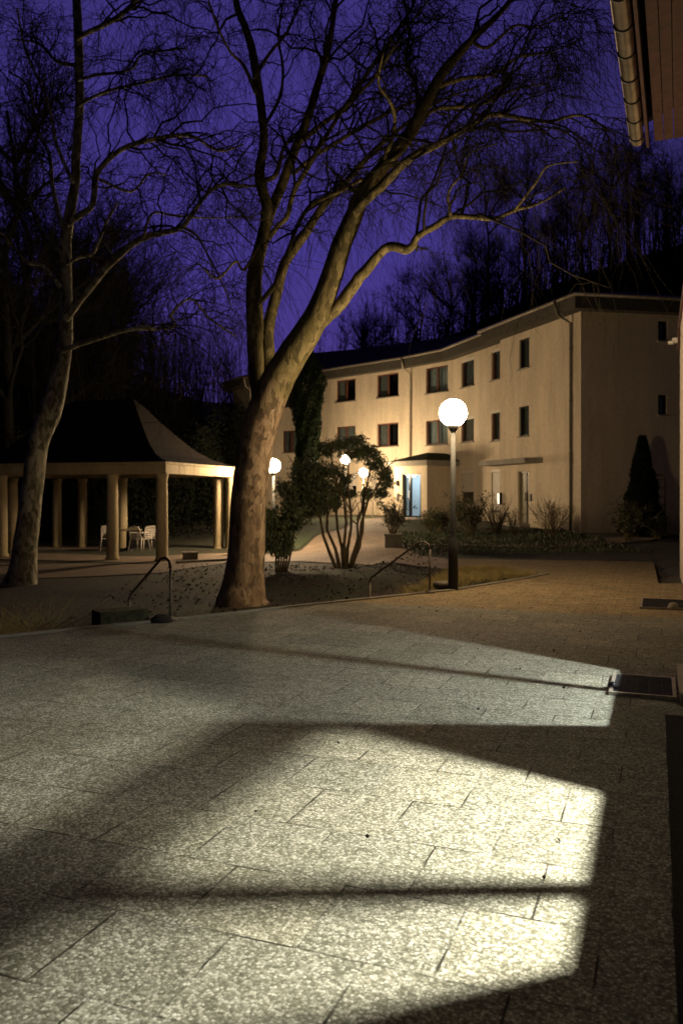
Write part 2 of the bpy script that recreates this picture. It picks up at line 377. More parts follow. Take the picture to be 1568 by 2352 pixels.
def ground():
    xs = np.unique(np.concatenate([np.linspace(-400, -40, 19), np.linspace(-40, -16, 13), np.arange(-16, 20, .5), np.linspace(20, 60, 17), np.linspace(60, 400, 18)]))
    ys = np.unique(np.concatenate([np.linspace(-60, -4, 9), np.arange(-4, 52, .5), np.linspace(52, 100, 25), np.linspace(100, 500, 21)]))
    XX, YY = np.meshgrid(xs, ys); ZZ = hh(XX, YY)
    for i in range(len(ys)):
        for j in range(len(xs)):
            if -13 < xs[j] < 9 and -4 < ys[i] < 22 and inpoly(xs[j], ys[i], TERR): ZZ[i, j] = min(ZZ[i, j], -.12)
    nx = len(xs); ny = len(ys); V = np.stack([XX, YY, ZZ], -1).reshape(-1, 3)
    idx = np.arange(nx * ny).reshape(ny, nx); F = np.stack([idx[:-1, :-1], idx[:-1, 1:], idx[1:, 1:], idx[1:, :-1]], -1).reshape(-1, 4)
    f = Fast(); f.V = [V]; f.F = [F]; f.n = len(V); f.build('ground', MAT['soil'], smooth=True, kind='structure')
ground()
def drape(name, poly, mat, dz, **k):
    bm = bmesh.new(); vs = [bm.verts.new((x, y, 0)) for x, y in poly]; bm.faces.new(vs)
    x0 = min(p[0] for p in poly); x1 = max(p[0] for p in poly); y0 = min(p[1] for p in poly); y1 = max(p[1] for p in poly)
    def cut(co, no): bmesh.ops.bisect_plane(bm, geom=bm.verts[:] + bm.edges[:] + bm.faces[:], plane_co=co, plane_no=no)
    x = math.ceil(x0 * 2) / 2
    while x < x1: cut((x, 0, 0), (1, 0, 0)); x += .5
    y = math.ceil(y0 * 2) / 2
    while y < y1: cut((0, y, 0), (0, 1, 0)); y += .5
    for v in bm.verts: v.co.z = h(v.co.x, v.co.y) + dz
    bmesh.ops.triangulate(bm, faces=bm.faces[:])
    for f in bm.faces:
        if f.normal.z < 0: f.normal_flip()
    me = bpy.data.meshes.new(name); bm.to_mesh(me); bm.free(); me.materials.append(mat)
    o = bpy.data.objects.new(name, me); COL.objects.link(o); tag(o, **k); return o

# terrace: slab sheets in a frame turned 21 degrees
TH = R(21); ct, st_ = math.cos(TH), math.sin(TH)
def UV(x, y): return (x * ct - y * st_, x * st_ + y * ct)
def XYf(u, v, z=0.0): return Vector((u * ct + v * st_, -u * st_ + v * ct, z))
def slab(name, poly, z, thick, mat, chamfer=0, **k):
    bm = bmesh.new(); uv = [UV(x, y) for x, y in poly]
    vs = [bm.verts.new((u, v, z)) for u, v in uv]; f = bm.faces.new(vs)
    if thick:
        r = bmesh.ops.extrude_face_region(bm, geom=[f]); nv = [q for q in r['geom'] if isinstance(q, bmesh.types.BMVert)]
        for q in nv: q.co.z -= thick
    bmesh.ops.recalc_face_normals(bm, faces=bm.faces[:])
    if not thick:
        for f in bm.faces:
            if f.normal.z < 0: f.normal_flip()
    me = bpy.data.meshes.new(name); bm.to_mesh(me); bm.free(); me.materials.append(mat)
    o = bpy.data.objects.new(name, me); COL.objects.link(o); o.rotation_euler = (0, 0, -TH); tag(o, **k); return o
def clip(poly, fn):
    out_ = []
    for i in range(len(poly)):
        a = poly[i]; b = poly[(i + 1) % len(poly)]; fa = fn(*a); fb = fn(*b)
        if fa >= 0: out_.append(a)
        if (fa >= 0) != (fb >= 0):
            t = fa / (fa - fb); out_.append((a[0] + (b[0] - a[0]) * t, a[1] + (b[1] - a[1]) * t))
    return out_
VS = 11.6
slab('terrace', clip(TERR, lambda x, y: VS - UV(x, y)[1]), 0, .8, MAT['paving'], kind='structure')
slab('paved_path', clip(TERR, lambda x, y: UV(x, y)[1] - VS), 0, .8, MAT['pavers'], kind='structure')
# stone edge strip along the terrace border
kb = MB(); E = [Vector((x, y, 0)) for x, y in TERR[:7]]
def strip(mb, pts, w0, w1, z0, z1):
    nrm_ = []
    for i in range(len(pts)):
        t = (pts[min(i + 1, len(pts) - 1)] - pts[max(i - 1, 0)]).normalized(); nrm_.append(Vector((-t.y, t.x, 0)))
    for i in range(len(pts) - 1):
        a, b = pts[i], pts[i + 1]; na, nb = nrm_[i], nrm_[i + 1]
        q = [a + na * w0, b + nb * w0, b + nb * w1, a + na * w1]
        vs = [p + Vector((0, 0, z0)) for p in q] + [p + Vector((0, 0, z1)) for p in q]
        mb.add(vs, [(3, 2, 1, 0), (4, 5, 6, 7), (0, 1, 5, 4), (1, 2, 6, 5), (2, 3, 7, 6), (3, 0, 4, 7)])
strip(kb, E[1:], .002, .09, -.35, .022); kb.build('kerb', MAT['conc'], kind='structure')
# gravel strip beside the near wall
g = MB(); a = XYf(.06, -2); b = XYf(.06, 6.45); c = XYf(.45, 6.45); d = XYf(.45, -2)
for q in (a, b, c, d): q.z = .004
g.quad(a, d, c, b); g.build('gravel_strip', MAT['gravel'], kind='structure')

# paths draped on the terrain
px = lambda x, y, z: tuple(G(x, y, z)[:2])
drape('garden_path', [(2.9, 21.0), (2.6, 18.8), (1.6, 20.2), (.5, 22.9), (-1.2, 23.6), (-3.2, 23.3), (-5.2, 22.8), (-5.0, 25.6), (-3.0, 26.6), (-1.4, 27.5), (-.9, 31), (0.2, 36), (.9, 39.6), (1.6, 41.0), (3.1, 41.2), (2.6, 37), (1.9, 31), (1.6, 27), (2.0, 23.6)], MAT['path'], .025, kind='structure')
drape('entrance_path', [(2.0, 41.3), (2.5, 38.2), (4.0, 38.9), (4.15, 39.9), (2.75, 41.8)], MAT['path'], .035, kind='structure')
drape('pavilion_forecourt', [(-5.2, 22.8), (-12, 24.2), (-13, 21.0), (-8, 19.9), (-4.5, 20.6), (-3.2, 23.3)], MAT['path'], .02, kind='structure')
drape('lawn', [(2.35, 36.6), (1.95, 31), (1.7, 27.4), (5.5, 27.2), (8.4, 28.6), (7.4, 33.2), (4.4, 39.0), (2.6, 38.0)], MAT['lawn'], .03, kind='structure')
drape('side_path', [(1.75, 26.4), (2.1, 25.2), (6.5, 24.9), (10, 26.8), (12, 29.6), (11, 29.9), (9.4, 28.0), (6.2, 26.2)], MAT['path'], .03, kind='structure')
drape('back_lawn', [(.1, 36.2), (-1.0, 31.2), (-1.5, 28), (-2.6, 30), (-2.5, 40), (1, 45), (1.5, 41.3)], MAT['lawn'], .02, kind='structure')

# steps hidden just below the terrace edge
dn = Vector((-.68, .73, 0)).normalized()
for base_, lab in ((Vector((-2.9, 10.0, 0)), 'concrete garden steps beside the left handrail'), (Vector((.75, 12.96, 0)), 'concrete garden steps beside the right handrail')):
    sm_ = MB(); al = Vector((.78, .62, 0)).normalized(); rz = math.atan2(al.y, al.x)
    for i in range(4):
        c_ = base_ + al * .35 + dn * (.28 + i * .3); sm_.box((c_.x, c_.y, -.16 * (i + 1) - .2), (1.3, .3, .4), rz)
    sm_.build('garden_steps', MAT['conc'], label=lab, cat='steps', group='steps below the terrace edge')

# ------------------------------------------------------------------ apartment building
FAC = [(-7.1, 53.9), (-5.77, 51.4), (-1.2, 49.2), (3.757, 44.2), (5.67, 41.7), (7.376, 36.58), (7.044, 36.47), (8.96, 30.72), (19, 32.6)]
POLY = FAC + [(17.5, 44), (12, 52), (3, 58.5), (-3, 61)]
bld = empty('apartment_building', (3.757, 44.2, .4), 'three storey cream rendered block with a bent front and dark hipped roof', 'building')
wall = MB(); ZB, ZT = -.3, 8.55
def seg_basis(i):
    A = Vector((*POLY[i], 0)); B = Vector((*POLY[(i + 1) % len(POLY)], 0)); d = (B - A); L = d.length; d.normalize(); return A, d, Vector((d.y, -d.x, 0)), L
def seg_s(i, xp):
    A, d, n, L = seg_basis(i); r = (xp - 784) / FP      # A.x + d.x s = r (A.y + d.y s)
    return (r * A.y - A.x) / (d.x - r * d.y)
RED = MAT['frame_red']
def wall_seg(i, ops):
    A, d, n, L = seg_basis(i)
    ss = sorted({0, L, *[o[0] for o in ops], *[o[1] for o in ops]}); zs = sorted({ZB, ZT, *[o[2] for o in ops], *[o[3] for o in ops]})
    pt = lambda s, z, dd=0.0: A + d * s + n * (-dd) + Vector((0, 0, z))
    for a, b in zip(ss, ss[1:]):
        for z0, z1 in zip(zs, zs[1:]):
            sm, zm = (a + b) / 2, (z0 + z1) / 2
            if any(o[0] < sm < o[1] and o[2] < zm < o[3] for o in ops): continue
            wall.quad(pt(a, z0), pt(b, z0), pt(b, z1), pt(a, z1))
    for o in ops:
        s0, s1, z0, z1 = o[:4]; D = .16
        wall.quad(pt(s0, z0), pt(s0, z1), pt(s0, z1, D), pt(s0, z0, D)); wall.quad(pt(s1, z0, D), pt(s1, z1, D), pt(s1, z1), pt(s1, z0))
        wall.quad(pt(s0, z1), pt(s1, z1), pt(s1, z1, D), pt(s0, z1, D)); wall.quad(pt(s0, z0, D), pt(s1, z0, D), pt(s1, z0), pt(s0, z0))
        make_window(pt, d, s0, s1, z0, z1, o[4])
def make_window(pt, d, s0, s1, z0, z1, opt):
    rz = math.atan2(d.y, d.x); W = s1 - s0; H = z1 - z0
    def bx(m, a, b, c, e, dep, th):      # box from s a..b, z c..e at depth dep, thickness th
        ce = pt((a + b) / 2, (c + e) / 2, dep); m.box(ce, (b - a, th, e - c), rz)
    mat = opt.get('mat', RED); kind = opt.get('kind', 'window'); f = MB(); fw = .075; top = z1
    if kind == 'door':
        bx(f, s0, s0 + fw, z0, z1, .12, .09); bx(f, s1 - fw, s1, z0, z1, .12, .09); bx(f, s0 + fw, s1 - fw, z1 - fw, z1, .12, .09)
        F_ = f.build('door', MAT['doorwood'], bld, label='grey green side door under the flat canopy')
        m = MB(); bx(m, s0 + fw, s0 + W * .62, z0 + .02, z1 - fw, .13, .05); m.build('door_leaf', MAT['doorwood'], F_)
        m = MB(); bx(m, s0 + W * .62 + .002, s1 - fw, z0 + .02, z1 - fw, .14, .03); m.build('pane', MAT['frame_dark'], F_)
        m = MB(); bx(m, s0 + W * .5, s0 + W * .5 + .03, z0 + .95, z0 + 1.3, .07, .04); m.build('handle', MAT['gutter'], F_)
        m = MB(); bx(m, s0 - .1, s1 + .1, z0 - .14, z0 - .002, -.2, .6); m.build('doorstep', MAT['conc'], bld); return
    bx(f, s0 + .002, s0 + fw, z0, z1, .11, .07); bx(f, s1 - fw, s1 - .002, z0, z1, .11, .07)
    bx(f, s0 + fw, s1 - fw, z1 - fw, z1 - .002, .11, .07); bx(f, s0 + fw, s1 - fw, z0 + .002, z0 + fw, .11, .07)
    k = opt.get('mull', 1)
    for q in range(k):
        c_ = s0 + W * (q + 1) / (k + 1); bx(f, c_ - .055, c_ + .055, z0 + fw, z1 - fw, .105, .062)
    F_ = f.build('window', mat, bld)
    m = MB(); bx(m, s0 + fw, s1 - fw, z0 + fw, z1 - fw, .125, .008); m.build('pane', MAT['glass'], F_)
    m = MB(); bx(m, s0 - .04, s1 + .04, z0 - .05, z0 - .002, -.02, .16); m.build('sill', MAT['conc'], F_)
    if opt.get('box'):
        m = MB(); bx(m, s0 + .004, s1 - .004, z1 - .13, z1 - .004, .03, .05); m.build('shutter_box', MAT['shutter'], F_)
    sh = opt.get('shut', 0)
    if sh:
        m = MB(); zz = z1 - .14
        while zz > z1 - H * sh: bx(m, s0 + .05, s1 - .01, zz - .047, zz - .005, .05 + .004 * (int(zz * 100) % 2), .018); zz -= .05
        m.build('roller_shutter', MAT['shutter'], F_)
    cu = opt.get('curtain', 0); cmat = MAT['curtain_pale'] if opt.get('pale') else MAT['curtain']
    rnd = random.Random(int(s0 * 100 + z0 * 10))
    if cu:
        m = MB(); a0 = s0 + .03; a1 = s0 + W * cu if cu < 1 else s1 - .03; N = 26; vs = []
        for q in range(N + 1):
            s_ = a0 + (a1 - a0) * q / N; dd = .26 + .03 * math.sin(q * 1.7) + .01 * rnd.random(); vs += [pt(s_, z0 + .02, dd), pt(s_, z1 - .02, dd)]
        m.add(vs, [(2 * q, 2 * q + 2, 2 * q + 3, 2 * q + 1) for q in range(N)]); m.build('curtain', cmat, F_)
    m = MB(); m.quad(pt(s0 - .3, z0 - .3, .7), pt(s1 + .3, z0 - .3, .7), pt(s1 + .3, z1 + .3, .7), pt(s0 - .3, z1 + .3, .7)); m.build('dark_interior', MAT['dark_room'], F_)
UP = (7.06, 8.38); LO = (4.28, 5.62); GR = (1.5, 2.84)
def op(i, x0, x1, zr, **k): return (seg_s(i, x0), seg_s(i, x1), zr[0], zr[1], k)
segs = {0: [], 1: [op(1, 649, 688, UP, curtain=.5), op(1, 649, 688, LO, curtain=1), op(1, 590, 622, UP, curtain=1)],
        2: [op(2, 771.6, 816, (7.12, 8.4), curtain=.3), op(2, 865.5, 914.5, (7.1, 8.4), curtain=.4), op(2, 772, 816, (4.36, 5.68), curtain=.8), op(2, 865.5, 914.5, (4.36, 5.66), curtain=.35), op(2, 775, 818, (1.6, 2.9), shut=.5, curtain=.4)],
        3: [op(3, 978, 1027.7, (7.0, 8.36), curtain=1, pale=1), op(3, 978, 1027.7, (4.28, 5.58), curtain=1, pale=1)],
        4: [op(4, 1058.8, 1087.8, (6.98, 8.36), mull=0, curtain=1, box=1), op(4, 1058.5, 1087.6, (4.26, 5.5), mull=0, curtain=1, box=1),
            op(4, 1127.8, 1163, (6.94, 8.36), mull=1, curtain=.5, box=1), op(4, 1127.4, 1162, (4.14, 5.56), mull=1, curtain=1, box=1),
            op(4, 1059, 1087, (1.3, 2.86), mull=0, shut=.65, box=1), op(4, 1128, 1163, (.9, 2.84), mull=0, shut=.97, box=1)],
        5: [], 6: [op(6, 1191.6, 1214.6, (7.0, 8.25), mull=0, curtain=.4, mat=MAT['frame_dark']), op(6, 1191.2, 1214, (4.14, 5.4), mull=0, curtain=1, mat=MAT['frame_dark']),
                   op(6, 1188.8, 1212.8, (.46, 2.66), kind='door')],
        7: [op(7, 1510, 1531.6, (7.55, 8.3), mull=0, mat=MAT['frame_dark']), op(7, 1510, 1530, (4.72, 5.48), mull=0, curtain=1, mat=MAT['frame_dark'])]}
for i in range(len(POLY)): wall_seg(i, segs.get(i, []))
wall.build('wall', MAT['wall'], bld)
def offset(poly, dist):
    n = len(poly); o = []
    for i in range(n):
        a = Vector(poly[i - 1]); b = Vector(poly[i]); c = Vector(poly[(i + 1) % n])
        d1 = (b - a).normalized(); d2 = (c - b).normalized(); n1 = Vector((d1.y, -d1.x)); n2 = Vector((d2.y, -d2.x)); m = n1 + n2
        if m.length < .3: m = n1
        m.normalize(); k = dist / max(.5, m.dot(n1)); o.append((b.x + m.x * k, b.y + m.y * k))
    return o
EV = offset(POLY, .62); N_ = len(POLY)
smooth_poly = [p for j, p in enumerate(POLY) if j not in (5, 6)]
roof = MB(); sof = MB()
for i in range(N_):
    j = (i + 1) % N_; a, b, c, d = POLY[i], POLY[j], EV[j], EV[i]
    sof.quad((*a, 8.54), (*b, 8.54), (*c, 8.50), (*d, 8.50)); sof.quad((*d, 8.50), (*c, 8.50), (*c, 9.0), (*d, 9.0))
cxr, cyr = 5.0, 51.0
def ridge(p):
    # nearest point on an inner ridge line
    RL = [(-2.5, 56), (5.5, 52), (10.5, 46.5), (13.5, 39)]; best = None
    for a, b in zip(RL, RL[1:]):
        a = Vector(a); b = Vector(b); t = max(0, min(1, (Vector(p) - a).dot(b - a) / (b - a).length_squared)); q = a + (b - a) * t
        if best is None or (q - Vector(p)).length < (best - Vector(p)).length: best = q
    return best
EX = offset(POLY, .70)
for i in range(N_):
    j = (i + 1) % N_; r0 = ridge(EX[i]); r1 = ridge(EX[j])
    roof.quad((*EX[i], 9.02), (*EX[j], 9.02), (r1.x, r1.y, 11.35), (r0.x, r0.y, 11.35))
ro = roof.build('roof', MAT['roof_dark'], bld); sof.build('soffit', MAT['soffit'], ro)
gt = MB(); gp = [Vector((*p, 9.0)) for p in offset(POLY, .70)[:9]]; gt.tube(gp, .075, 8); gt.build('gutter', MAT['gutter'], ro)
def downpipe(xp, Yp, i, ztop=8.85, zbot=.3):
    A, d, n, L = seg_basis(i); s_ = seg_s(i, xp); b = A + d * s_ + n * .09; t_ = A + d * s_ + n * .66
    m = MB(); m.tube([t_ + n * .14 + Vector((0, 0, 8.98)), t_ + n * .1 + Vector((0, 0, 8.75)), t_ + Vector((0, 0, 8.46)), b + Vector((0, 0, 8.2)), b + Vector((0, 0, zbot))], .055, 8)
    for z in (7.2, 5.2, 3.2, 1.2):
        if z > zbot: m.tube([b + Vector((0, 0, z)), b + Vector((0, 0, z + .05))], .075, 8)
    return m
downpipe(944, 0, 2, zbot=3.5).build('downpipe', MAT['gutter'], bld); downpipe(1314, 0, 6).build('downpipe', MAT['downpipe'], bld); downpipe(576, 0, 1).build('downpipe', MAT['gutter'], bld)
# flat canopy over the side door
A, d, n, L = seg_basis(4)
cm = MB(); cs = Vector((7.34, 32.9, 3.05)); 
p0 = cs; p1 = cs - d * 3.9; q0 = p0 - n * 1.25; q1 = p1 - n * 1.4
bot = [v + Vector((0, 0, -.1)) for v in (p1, p0, q0, q1)]; top = [v + Vector((0, 0, .11)) for v in (p1, p0, q0, q1)]
cm.add(bot + top, [(3, 2, 1, 0), (4, 5, 6, 7), (0, 1, 5, 4), (1, 2, 6, 5), (2, 3, 7, 6), (3, 0, 4, 7)]); cm.build('canopy', MAT['conc'], bld)
# entrance porch
pn = Vector((-.794, -.607, 0)); pd = Vector((.607, -.794, 0)); PC = Vector((4.165, 40, 0)); PL = PC - pd * 2.42
rzp = math.atan2(pd.y, pd.x)
def pp(s, dep, z): return PL + pd * s - pn * dep + Vector((0, 0, z))
z0p, z1p = .2, 3.12; sd0, sd1, zd0, zd1 = .60, 2.0, .55, 2.72
pw = MB()
pb = lambda m, s0, s1, a, b, c, e: m.box(pp((s0 + s1) / 2, (a + b) / 2, (c + e) / 2), (s1 - s0, b - a, e - c), rzp)
pb(pw, 0, sd0, 0, .35, z0p, z1p); pb(pw, sd1, 2.42, 0, .35, z0p, z1p); pb(pw, sd0, sd1, 0, .35, zd1, z1p)
pb(pw, 2.17, 2.42, .35, 2.6, z0p, z1p - .002); pb(pw, 0, .2, .35, 1.9, z0p, z1p - .002)
pw.build('porch', MAT['wall'], bld)
pr = MB(); ov = .28
bq = [pp(-ov, -ov, 3.12), pp(2.42 + ov, -ov, 3.12), pp(2.42 + ov, 2.75, 3.12), pp(-ov, 2.2, 3.12)]; tq = [v + Vector((0, 0, .24)) for v in bq]
pr.add(bq + tq, [(3, 2, 1, 0), (4, 5, 6, 7), (0, 1, 5, 4), (1, 2, 6, 5), (2, 3, 7, 6), (3, 0, 4, 7)]); fz = pr.build('porch_fascia', MAT['conc'], bld)
pm = MB(); base4 = [v + Vector((0, 0, .004)) for v in tq]; r1_ = pp(1.5, .9, 3.80); r2_ = pp(1.5, 2.2, 3.80)
pm.add(base4 + [r1_, r2_], [(0, 1, 4), (1, 2, 5, 4), (2, 3, 5), (3, 0, 4, 5)]); pm.build('porch_roof', MAT['moss'], fz)
fr = MB(); fwd = .07
pb(fr, sd0, sd0 + fwd, .12, .22, zd0, zd1); pb(fr, sd1 - fwd, sd1, .12, .22, zd0, zd1); pb(fr, sd0 + fwd, sd1 - fwd, .12, .22, zd1 - fwd, zd1)
pb(fr, sd0 + .38, sd0 + .52, .115, .225, zd0, zd1 - fwd); pb(fr, sd0 + fwd, sd1 - fwd, .12, .22, zd0, zd0 + .08)
pb(fr, sd1 - .19, sd1 - fwd - .002, .118, .222, zd0 + .08, zd1 - fwd)
fd = fr.build('entrance_door', MAT['frame_dark'], bld, label='dark framed glass entrance door with a lit hallway behind')
gm = MB(); pb(gm, sd0 + fwd, sd0 + .38, .165, .173, zd0 + .08, zd1 - fwd); pb(gm, sd0 + .52, sd1 - .19, .165, .173, zd0 + .08, zd1 - fwd); gm.build('pane', MAT['glass'], fd)
hm = MB(); pb(hm, sd0 + .44, sd0 + .47, .05, .085, zd0 + .85, zd0 + 1.35); pb(hm, sd0 + .44, sd0 + .47, .085, .115, zd0 + .88, zd0 + .91); pb(hm, sd0 + .44, sd0 + .47, .085, .115, zd0 + 1.29, zd0 + 1.32); hm.build('handle', MAT['white_paint'], fd)
st2 = MB(); pb(st2, sd0 - .25, sd1 + .25, -.55, .1, .3, zd0 - .002); st2.build('doorstep', MAT['conc'], bld)
im = MB(); pb(im, .22, .38, -.03, 0, 1.35, 1.75); im.build('intercom', MAT['metal_grate'], bld)
im = MB(); pb(im, .24, .34, -.12, 0, 2.15, 2.4); im.build('wall_light', MAT['frame_dark'], bld)
# hallway behind the glass
hw = MB(); za, zb_ = zd0 - .01, 2.95
def ps(m, s0, s1, a, b, c, e): m.quad(pp(s0, a, c), pp(s1, b, c), pp(s1, b, e), pp(s0, a, e))
ps(hw, .25, 2.1, 2.6, 2.6, za, zb_); ps(hw, .25, .25, 2.6, .36, za, zb_); ps(hw, 2.1, 2.1, .36, 2.6, za, zb_)
hw.quad(pp(.25, .36, zb_), pp(2.1, .36, zb_), pp(2.1, 2.6, zb_), pp(.25, 2.6, zb_)); hw.build('hallway', MAT['inner_wall'], bld)
hf = MB(); hf.quad(pp(.2, .1, za), pp(2.1, .1, za), pp(2.1, 2.6, za), pp(.2, 2.6, za)); hf.build('hallway_floor', MAT['floor_in'], bld)
pc = MB(); pb(pc, 1.25, 1.55, 2.55, 2.59, 1.9, 2.3); pc.build('picture', MAT['frame_dark'], bld)
hl = bpy.data.lights.new('hall_light', 'AREA'); hl.energy = 48; hl.color = (.68, .84, 1.0); hl.size = .6; ho = bpy.data.objects.new('hall_light', hl); COL.objects.link(ho)
ho.location = pp(1.2, 1.4, 2.9); ho.parent = bld; ho.matrix_parent_inverse = parent_inv(bld)
# red flowers standing inside the hall
fl = empty('flower_bowl', pp(1.45, 1.3, zd0), 'bowl of red flowers on a low stand seen through the glass entrance door', 'flowers')
m = MB(); m.lathe(pp(1.45, 1.3, zd0), [(.16, 0), (.14, .02), (.03, .04), (.03, .72), (.14, .74), (.14, .76)], 14); m.build('stand', MAT['white_paint'], fl)
m = MB(); m.lathe(pp(1.45, 1.3, zd0 + .76), [(.08, 0), (.16, .06), (.18, .12), (.15, .12)], 14); m.build('bowl', MAT['frame_dark'], fl)
rng = np.random.default_rng(3); f = Fast(); c0 = np.array(pp(1.45, 1.3, zd0 + .93)); Dm = rng.normal(size=(260, 3)); Dm[:, 2] = abs(Dm[:, 2]) * .6; Dm /= np.linalg.norm(Dm, axis=1, keepdims=True)
f.leaves(c0 + Dm * [.24, .24, .1] * rng.random((260, 1)) ** .4, Dm, np.full(260, .07), np.full(260, .06), rng); f.build('petals', MAT['red'], fl)
# lit house-number box beside the side door
A, d, n, L = seg_basis(6); s_ = seg_s(4, 1170)
A4, d4, n4, L4 = seg_basis(4)
cpos = Vector((7.044, 36.47, 0)) + n * .06 + d * .12
m = MB(); m.box(cpos + n * .04 + Vector((0, 0, 1.5)), (.20, .10, .52), math.atan2(d.y, d.x)); nb = m.build('notice_box', MAT['frame_dark'], bld)
m = MB(); m.box(cpos + n * .094 + Vector((0, 0, 1.5)), (.15, .006, .46), math.atan2(d.y, d.x)); m.box(cpos + n * .04 - d * .103 + Vector((0, 0, 1.5)), (.006, .08, .46), math.atan2(d.y, d.x))
m.build('lit_panel', emit('lit_panel', (1, .85, .65), 1.6), nb)
A, d, n, L = seg_basis(6); s_ = seg_s(6, 1219); c_ = A + d * s_ + n * .03
m = MB(); m.box(c_ + Vector((0, 0, 1.55)), (.14, .05, .3), math.atan2(d.y, d.x)); m.build('intercom', MAT['metal_grate'], bld)

# ------------------------------------------------------------------ pavilion
ax_ = Vector((-.96, .28, 0)).normalized(); bx_ = Vector((.28, .96, 0)).normalized(); PO = Vector((-5.15, 24, -.32))
def pv(t, s, z): return PO + ax_ * t + bx_ * s + Vector((0, 0, z))
pav = empty('pavilion', pv(3.7, 2.65, 0), 'open stone garden pavilion with round columns and a flared dark tiled roof', 'pavilion')
TL, SL = 7.5, 5.3; rza = math.atan2(ax_.y, ax_.x)
fl_ = MB(); fl_.box(pv(TL / 2, SL / 2, -.16), (TL + 1.0, SL + 1.0, .34), rza); fl_.build('floor_slab', MAT['path'], pav)
def column(t, s):
    c = pv(t, s, .012); m = MB()
    m.lathe(c, [(.215, 0), (.215, .04), (.20, .08), (.178, .12), (.176, .9), (.168, 1.8), (.158, 2.42), (.175, 2.45), (.175, 2.48), (.19, 2.52), (.19, 2.575)], 28); m.build('column', MAT['stone'], pav)
for t, s in ((.22, .2), (1.88, .2), (5.83, .2), (7.3, .2), (.2, 5.1), (.66, 5.1), (4.5, 5.1), (6.2, 5.1), (7.3, 5.1), (7.3, 2.6)): column(t, s)
bm_ = MB(); Z0, Z1 = 2.59, 2.94
bm_.box(pv(TL / 2, .2, (Z0 + Z1) / 2), (TL, .34, Z1 - Z0), rza); bm_.box(pv(TL / 2, SL - .2, (Z0 + Z1) / 2), (TL, .34, Z1 - Z0), rza)
bm_.box(pv(.2, SL / 2, (Z0 + Z1) / 2 + .001), (.345, SL - .74, Z1 - Z0), rza); bm_.box(pv(TL - .2, SL / 2, (Z0 + Z1) / 2 + .001), (.345, SL - .74, Z1 - Z0), rza)
for t0, t1, s0, s1 in ((-.02, TL + .02, -.02, .1),):
    bm_.box(pv((t0 + t1) / 2, -.02, Z1 - .035), (t1 - t0 + .08, .1, .075), rza)
bm_.box(pv(-.02, SL / 2, Z1 - .034), (.1, SL - .1, .077), rza)
bm_.build('beam', MAT['stone'], pav)
cl = MB(); cl.box(pv(TL / 2, SL / 2, Z1 + .02), (TL - .2, SL - .2, .03), rza); cl.build('ceiling', MAT['roof_dark'], pav)
rf = MB(); prof = [(-.14, 0), (.25, .09), (.7, .26), (1.15, .58), (1.6, 1.05), (2.0, 1.5), (2.35, 1.95), (2.62, 2.22)]; rows = []
for o_, z in prof:
    s0 = min(o_, SL / 2 - .02); t0 = min(o_, 2.62)
    rows.append([pv(t0, s0, Z1 + z), pv(TL - t0, s0, Z1 + z), pv(TL - t0, SL - s0, Z1 + z), pv(t0, SL - s0, Z1 + z)])
V_ = [q for r in rows for q in r]; rf.add(V_, [(i * 4 + k, i * 4 + (k + 1) % 4, i * 4 + 4 + (k + 1) % 4, i * 4 + 4 + k) for i in range(len(rows) - 1) for k in range(4)] + [tuple(len(V_) - 4 + k for k in range(4))])
rf.add([pv(-.14, -.14, Z1 + .0), pv(TL + .14, -.14, Z1 + .0), pv(TL + .14, SL + .14, Z1 + .0), pv(-.14, SL + .14, Z1 + .0)], [(3, 2, 1, 0)])
def tile_mat():
    m = Mat('roof_tiles'); c = m.coord(); sz = m.n('ShaderNodeSeparateXYZ'); m.l(c, sz.inputs[0])
    rows_ = m.math('FRACT', m.math('MULTIPLY', sz.outputs[2], 9.0)); br = m.noise(c, 3, 6, .6); b2 = m.noise(c, 25, 4, .7)
    f = m.math('ADD', m.math('MULTIPLY', rows_, .38), m.math('ADD', m.math('MULTIPLY', br, .35), m.math('MULTIPLY', b2, .35)))
    m.base(m.ramp(f, [(.3, (.004, .0035, .003)), (.55, (.011, .0085, .007)), (.8, (.02, .0155, .0125))])); m.rough(.9); m.b.inputs['Specular IOR Level'].default_value = .08; m.bump(f, .04, 1); return m.m
rf.build('roof', tile_mat(), pav)

# table and chairs inside it
def chair_proto():
    t = empty('garden_chair', (0, 0, 0), 'x', 'chair', 'white plastic chairs in the pavilion')
    m = MB()                                             # seat with slats, facing -y
    for k in range(7): m.box((0, -.2 + k * .066, .42 + .004 * abs(k - 3)), (.44, .055, .02))
    m.box((0, 0, .40), (.03, .44, .02)); m.build('seat', MAT['white'], t)
    m = MB()
    for k in range(6): m.box((0, .225 + k * .016, .50 + k * .063), (.42 - .01 * k, .02, .042))
    m.tube([(-.22, .22, .42), (-.21, .30, .72), (-.19, .335, .84), (0, .35, .865), (.19, .335, .84), (.21, .30, .72), (.22, .22, .42)], .017, 6); m.build('backrest', MAT['white'], t)
    for sx in (-1, 1):
        m = MB(); m.tube([(sx * .22, -.21, .64), (sx * .225, -.19, .42), (sx * .27, -.25, 0)], [.02, .022, .016], 6); m.build('leg', MAT['white'], t)
        m = MB(); m.tube([(sx * .22, .22, .42), (sx * .26, .30, 0)], [.022, .016], 6); m.build('leg', MAT['white'], t)
        m = MB(); m.tube([(sx * .22, -.25, .635), (sx * .24, 0, .66), (sx * .215, .285, .64)], .022, 6); m.build('armrest', MAT['white'], t)
    return t
ch0 = chair_proto()
